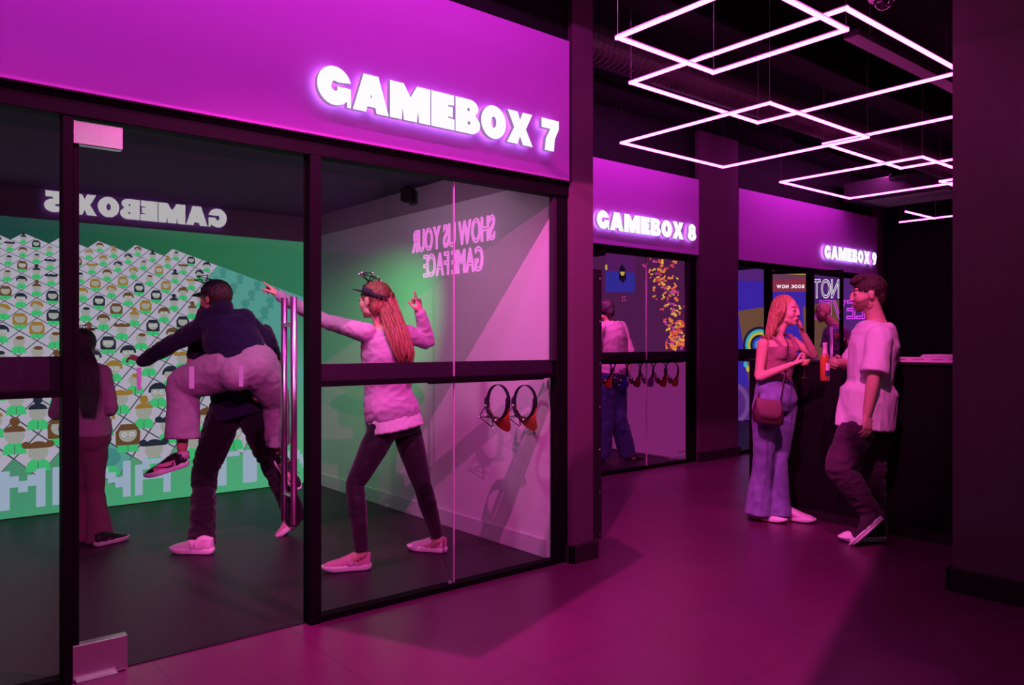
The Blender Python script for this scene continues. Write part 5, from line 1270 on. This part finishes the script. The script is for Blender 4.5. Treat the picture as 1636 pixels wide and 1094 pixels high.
skin('polo_shirt', mb, [cloth('purple_polo', (.30, .16, .32))], ps, .01, 2, (.006, 8, (1, 1, 1)))
mb = MB(); torso(mb, J, .012, True, s, lo=0, hi=2)
for sd in 'LR': leg(mb, J, sd, s, .012, True)
skin('trousers', mb, [blackp], ps, .012, 2)
wp = mid(J['wrL'], J['elL'], .12); wd_ = (J['elL']-J['wrL']).normalized()
MB().tube([wp-wd_*.012, wp+wd_*.012], .037, 16).build('wristwatch', M_['shoe_black'], ps, smooth=True)
for sd in 'LR':
    a = J['an'+sd]; sneaker(ps, Vector((a.x, a.y, .004))+RT*.06, -RT, UP, .29, (M_['shoe_black'], M_['shoe_sole'], M_['shoe_black']))

# ================================================================== person: player in the middle game room
D = 8.75; s = 1.0
J = dict(neck=Q(972, 512), chest=Q(978, 540), waist=Q(980, 575), pelvis=Q(978, 600), shL=Q(960, 522, -.12), shR=Q(992, 522, .12), elL=Q(950, 560, -.1), wrL=Q(946, 592, .1), elR=Q(1006, 560, .05), wrR=Q(1003, 600, 0),
         hipL=Q(968, 608, -.05), hipR=Q(985, 608, .05), knL=Q(966, 668, -.05), anL=Q(962, 732, -.05), knR=Q(988, 668, .05), anR=Q(1003, 728, .1))
ps = person('player in light pink shirt and blue wide trousers, half hidden by the riveted panel', (Q(980, 740).x, Q(980, 740).y, 0))
HM = head_M(Q(966, 496), (-RT*.6+FW*.8).normalized(), UP, 1.0)
full_body(ps, J, [M_['skin'], M_['lips']], False, s, HM, vox=.009, face=lips_fn(HM), hands=[dict(wrist=J['wrL'], d=-UP, palm_n=RT, s=.95), dict(wrist=J['wrR'], d=-UP+RT*.1, palm_n=-RT, s=.95, thumb_side=-1)],
   feet=[(J['anL'], J['anL']+FW*.1-UP*.04), (J['anR'], J['anR']+RT*.12-UP*.03)])
face_bits(HM, ps, M_['hair_dark']); hair_cap(ps, HM, M_['hair_dark'], extra=[((0, -.09, -.02), (.05, .05, .06))])
mb = MB(); torso(mb, J, .02, False, s, hem=[(-.02, .16, .13), (-.1, .16, .13)], hi=8)
for sd in 'LR': mb.limb([J['sh'+sd], mid(J['sh'+sd], J['el'+sd], .5), J['el'+sd]], [.066, .062, .058], n=18)
skin('shirt', mb, [cloth('light_pink_shirt', (.68, .45, .58))], ps, .01, 2, (.006, 8, (1, 1, 1)))
mb = MB(); torso(mb, J, .012, False, s, lo=0, hi=3, bust=False)
leg(mb, J, 'L', s, 0, False, [.11, .11, .10, .10, .10, .10, .10], .0); leg(mb, J, 'R', s, 0, False, [.11, .11, .10, .10, .10, .10, .10], .0)
skin('wide_trousers', mb, [cloth('blue_wide_trousers', (.045, .05, .17))], ps, .01, 2, (.006, 8, (1, 1, .7)))
for a, dr in ((J['anL'], FW), (J['anR'], RT*.9+FW*.3)):
    dr = dr.normalized(); h_ = Vector((a.x, a.y, .008))-dr*.04
    B_ = basis(dr); Ms = Matrix.Translation(h_) @ B_.to_4x4()
    m2 = MB().loft([((0, y, .012), (1,0,0), (0,0,1), w_, .012) for y, w_ in ((0, .022), (.03, .034), (.12, .034), (.19, .044), (.235, .03), (.25, .012))], 16); m2.xf(Ms); so = m2.build('sandal', M_['shoe_black'], ps, smooth=True)
    m2 = MB().tube([(-.042, .15, .02), (-.03, .15, .05), (0, .15, .06), (.03, .15, .05), (.042, .15, .02)], .008, 6, flat=1.5); m2.xf(Ms); m2.build('sandal_strap', M_['shoe_black'], so, smooth=True)

# ================================================================== hanging tracking caps
def hang_hat(c, visor_m, label, group, yaw=0.0, name='tracking_hat'):
    """cap hooked by its strap: visor down, opening turned towards the corridor"""
    r = empty(name, c, label, 'hat', group)
    # hat forward (y) -> world down; hat up (z) -> along -X with a turn
    ux = Vector((-math.cos(yaw), -math.sin(yaw), 0)); fwd = Vector((0, 0, -1))
    R_ = Matrix((fwd.cross(ux), fwd, ux)).transposed().to_4x4()
    M = Matrix.Translation(c) @ R_ @ Matrix.Translation((0, .0, -.02))
    cap_hat(r, M, M_['capblack'], visor_m, hang=True)
    return r
def fab(n, c): return mat(n, c, rough=.55, bump=.1, bscale=400)
vm = dict(red=fab('orange_red_visor', (1.0, .16, .06)), orange=fab('orange_visor', (1.0, .34, .08)), blue=fab('blue_visor', (.06, .08, .8)), dusk=fab('rust_visor', (.35, .08, .06)), violet=fab('violet_visor', (.55, .12, .75)))
rl = empty('hat_rail', (3.0, 3.60, 1.15), 'dark rail with hooks behind the right glass bay, caps hang from it', 'rail')
MB().box((2.35, 3.585, 1.12), (3.2, 3.60, 1.15)).build('rail_bar', M_['frame'], rl)
for x in (2.62, 2.88): MB().tube([(x, 3.60, 1.13), (x, 3.64, 1.12), (x, 3.645, 1.14)], .004, 6).build('hook', M_['frame'], rl)
for px, k, lb in ((795, 'red', 'red orange tracking cap, left of the two hanging on the side wall'), (838, 'orange', 'orange tracking cap, right of the two hanging on the side wall')):
    c = PY(px, 642, 3.66); hang_hat(c, vm[k], lb, 'tracking caps in the left game room', yaw=.2)
rl = empty('hat_rail', (6.3, 5.60, 1.18), 'dark rail with hooks behind the middle glass front, caps hang from it', 'rail')
MB().box((5.1, 5.53, 1.125), (7.05, 5.545, 1.15)).build('rail_bar', M_['frame'], rl)
for px, k, lb in ((966, 'red', 'leftmost cap in the middle front, red orange visor'), (991, 'blue', 'blue visor tracking cap in the middle glass front'), (1012, 'dusk', 'rust brown visor tracking cap in the middle glass front'),
                  (1033, 'violet', 'violet visor tracking cap in the middle glass front'), (1054, 'red', 'red orange visor cap beside the rightmost cap in the middle front'), (1073, 'orange', 'orange visor cap, rightmost of the row in the middle front')):
    c = PY(px, 592, 5.665); MB().tube([(c.x, 5.545, 1.13), (c.x, 5.565, 1.12), (c.x, 5.575, 1.14)], .004, 6).build('hook', M_['frame'], rl)
    hang_hat(c, vm[k], lb, 'tracking caps in the middle game room', yaw=.2)
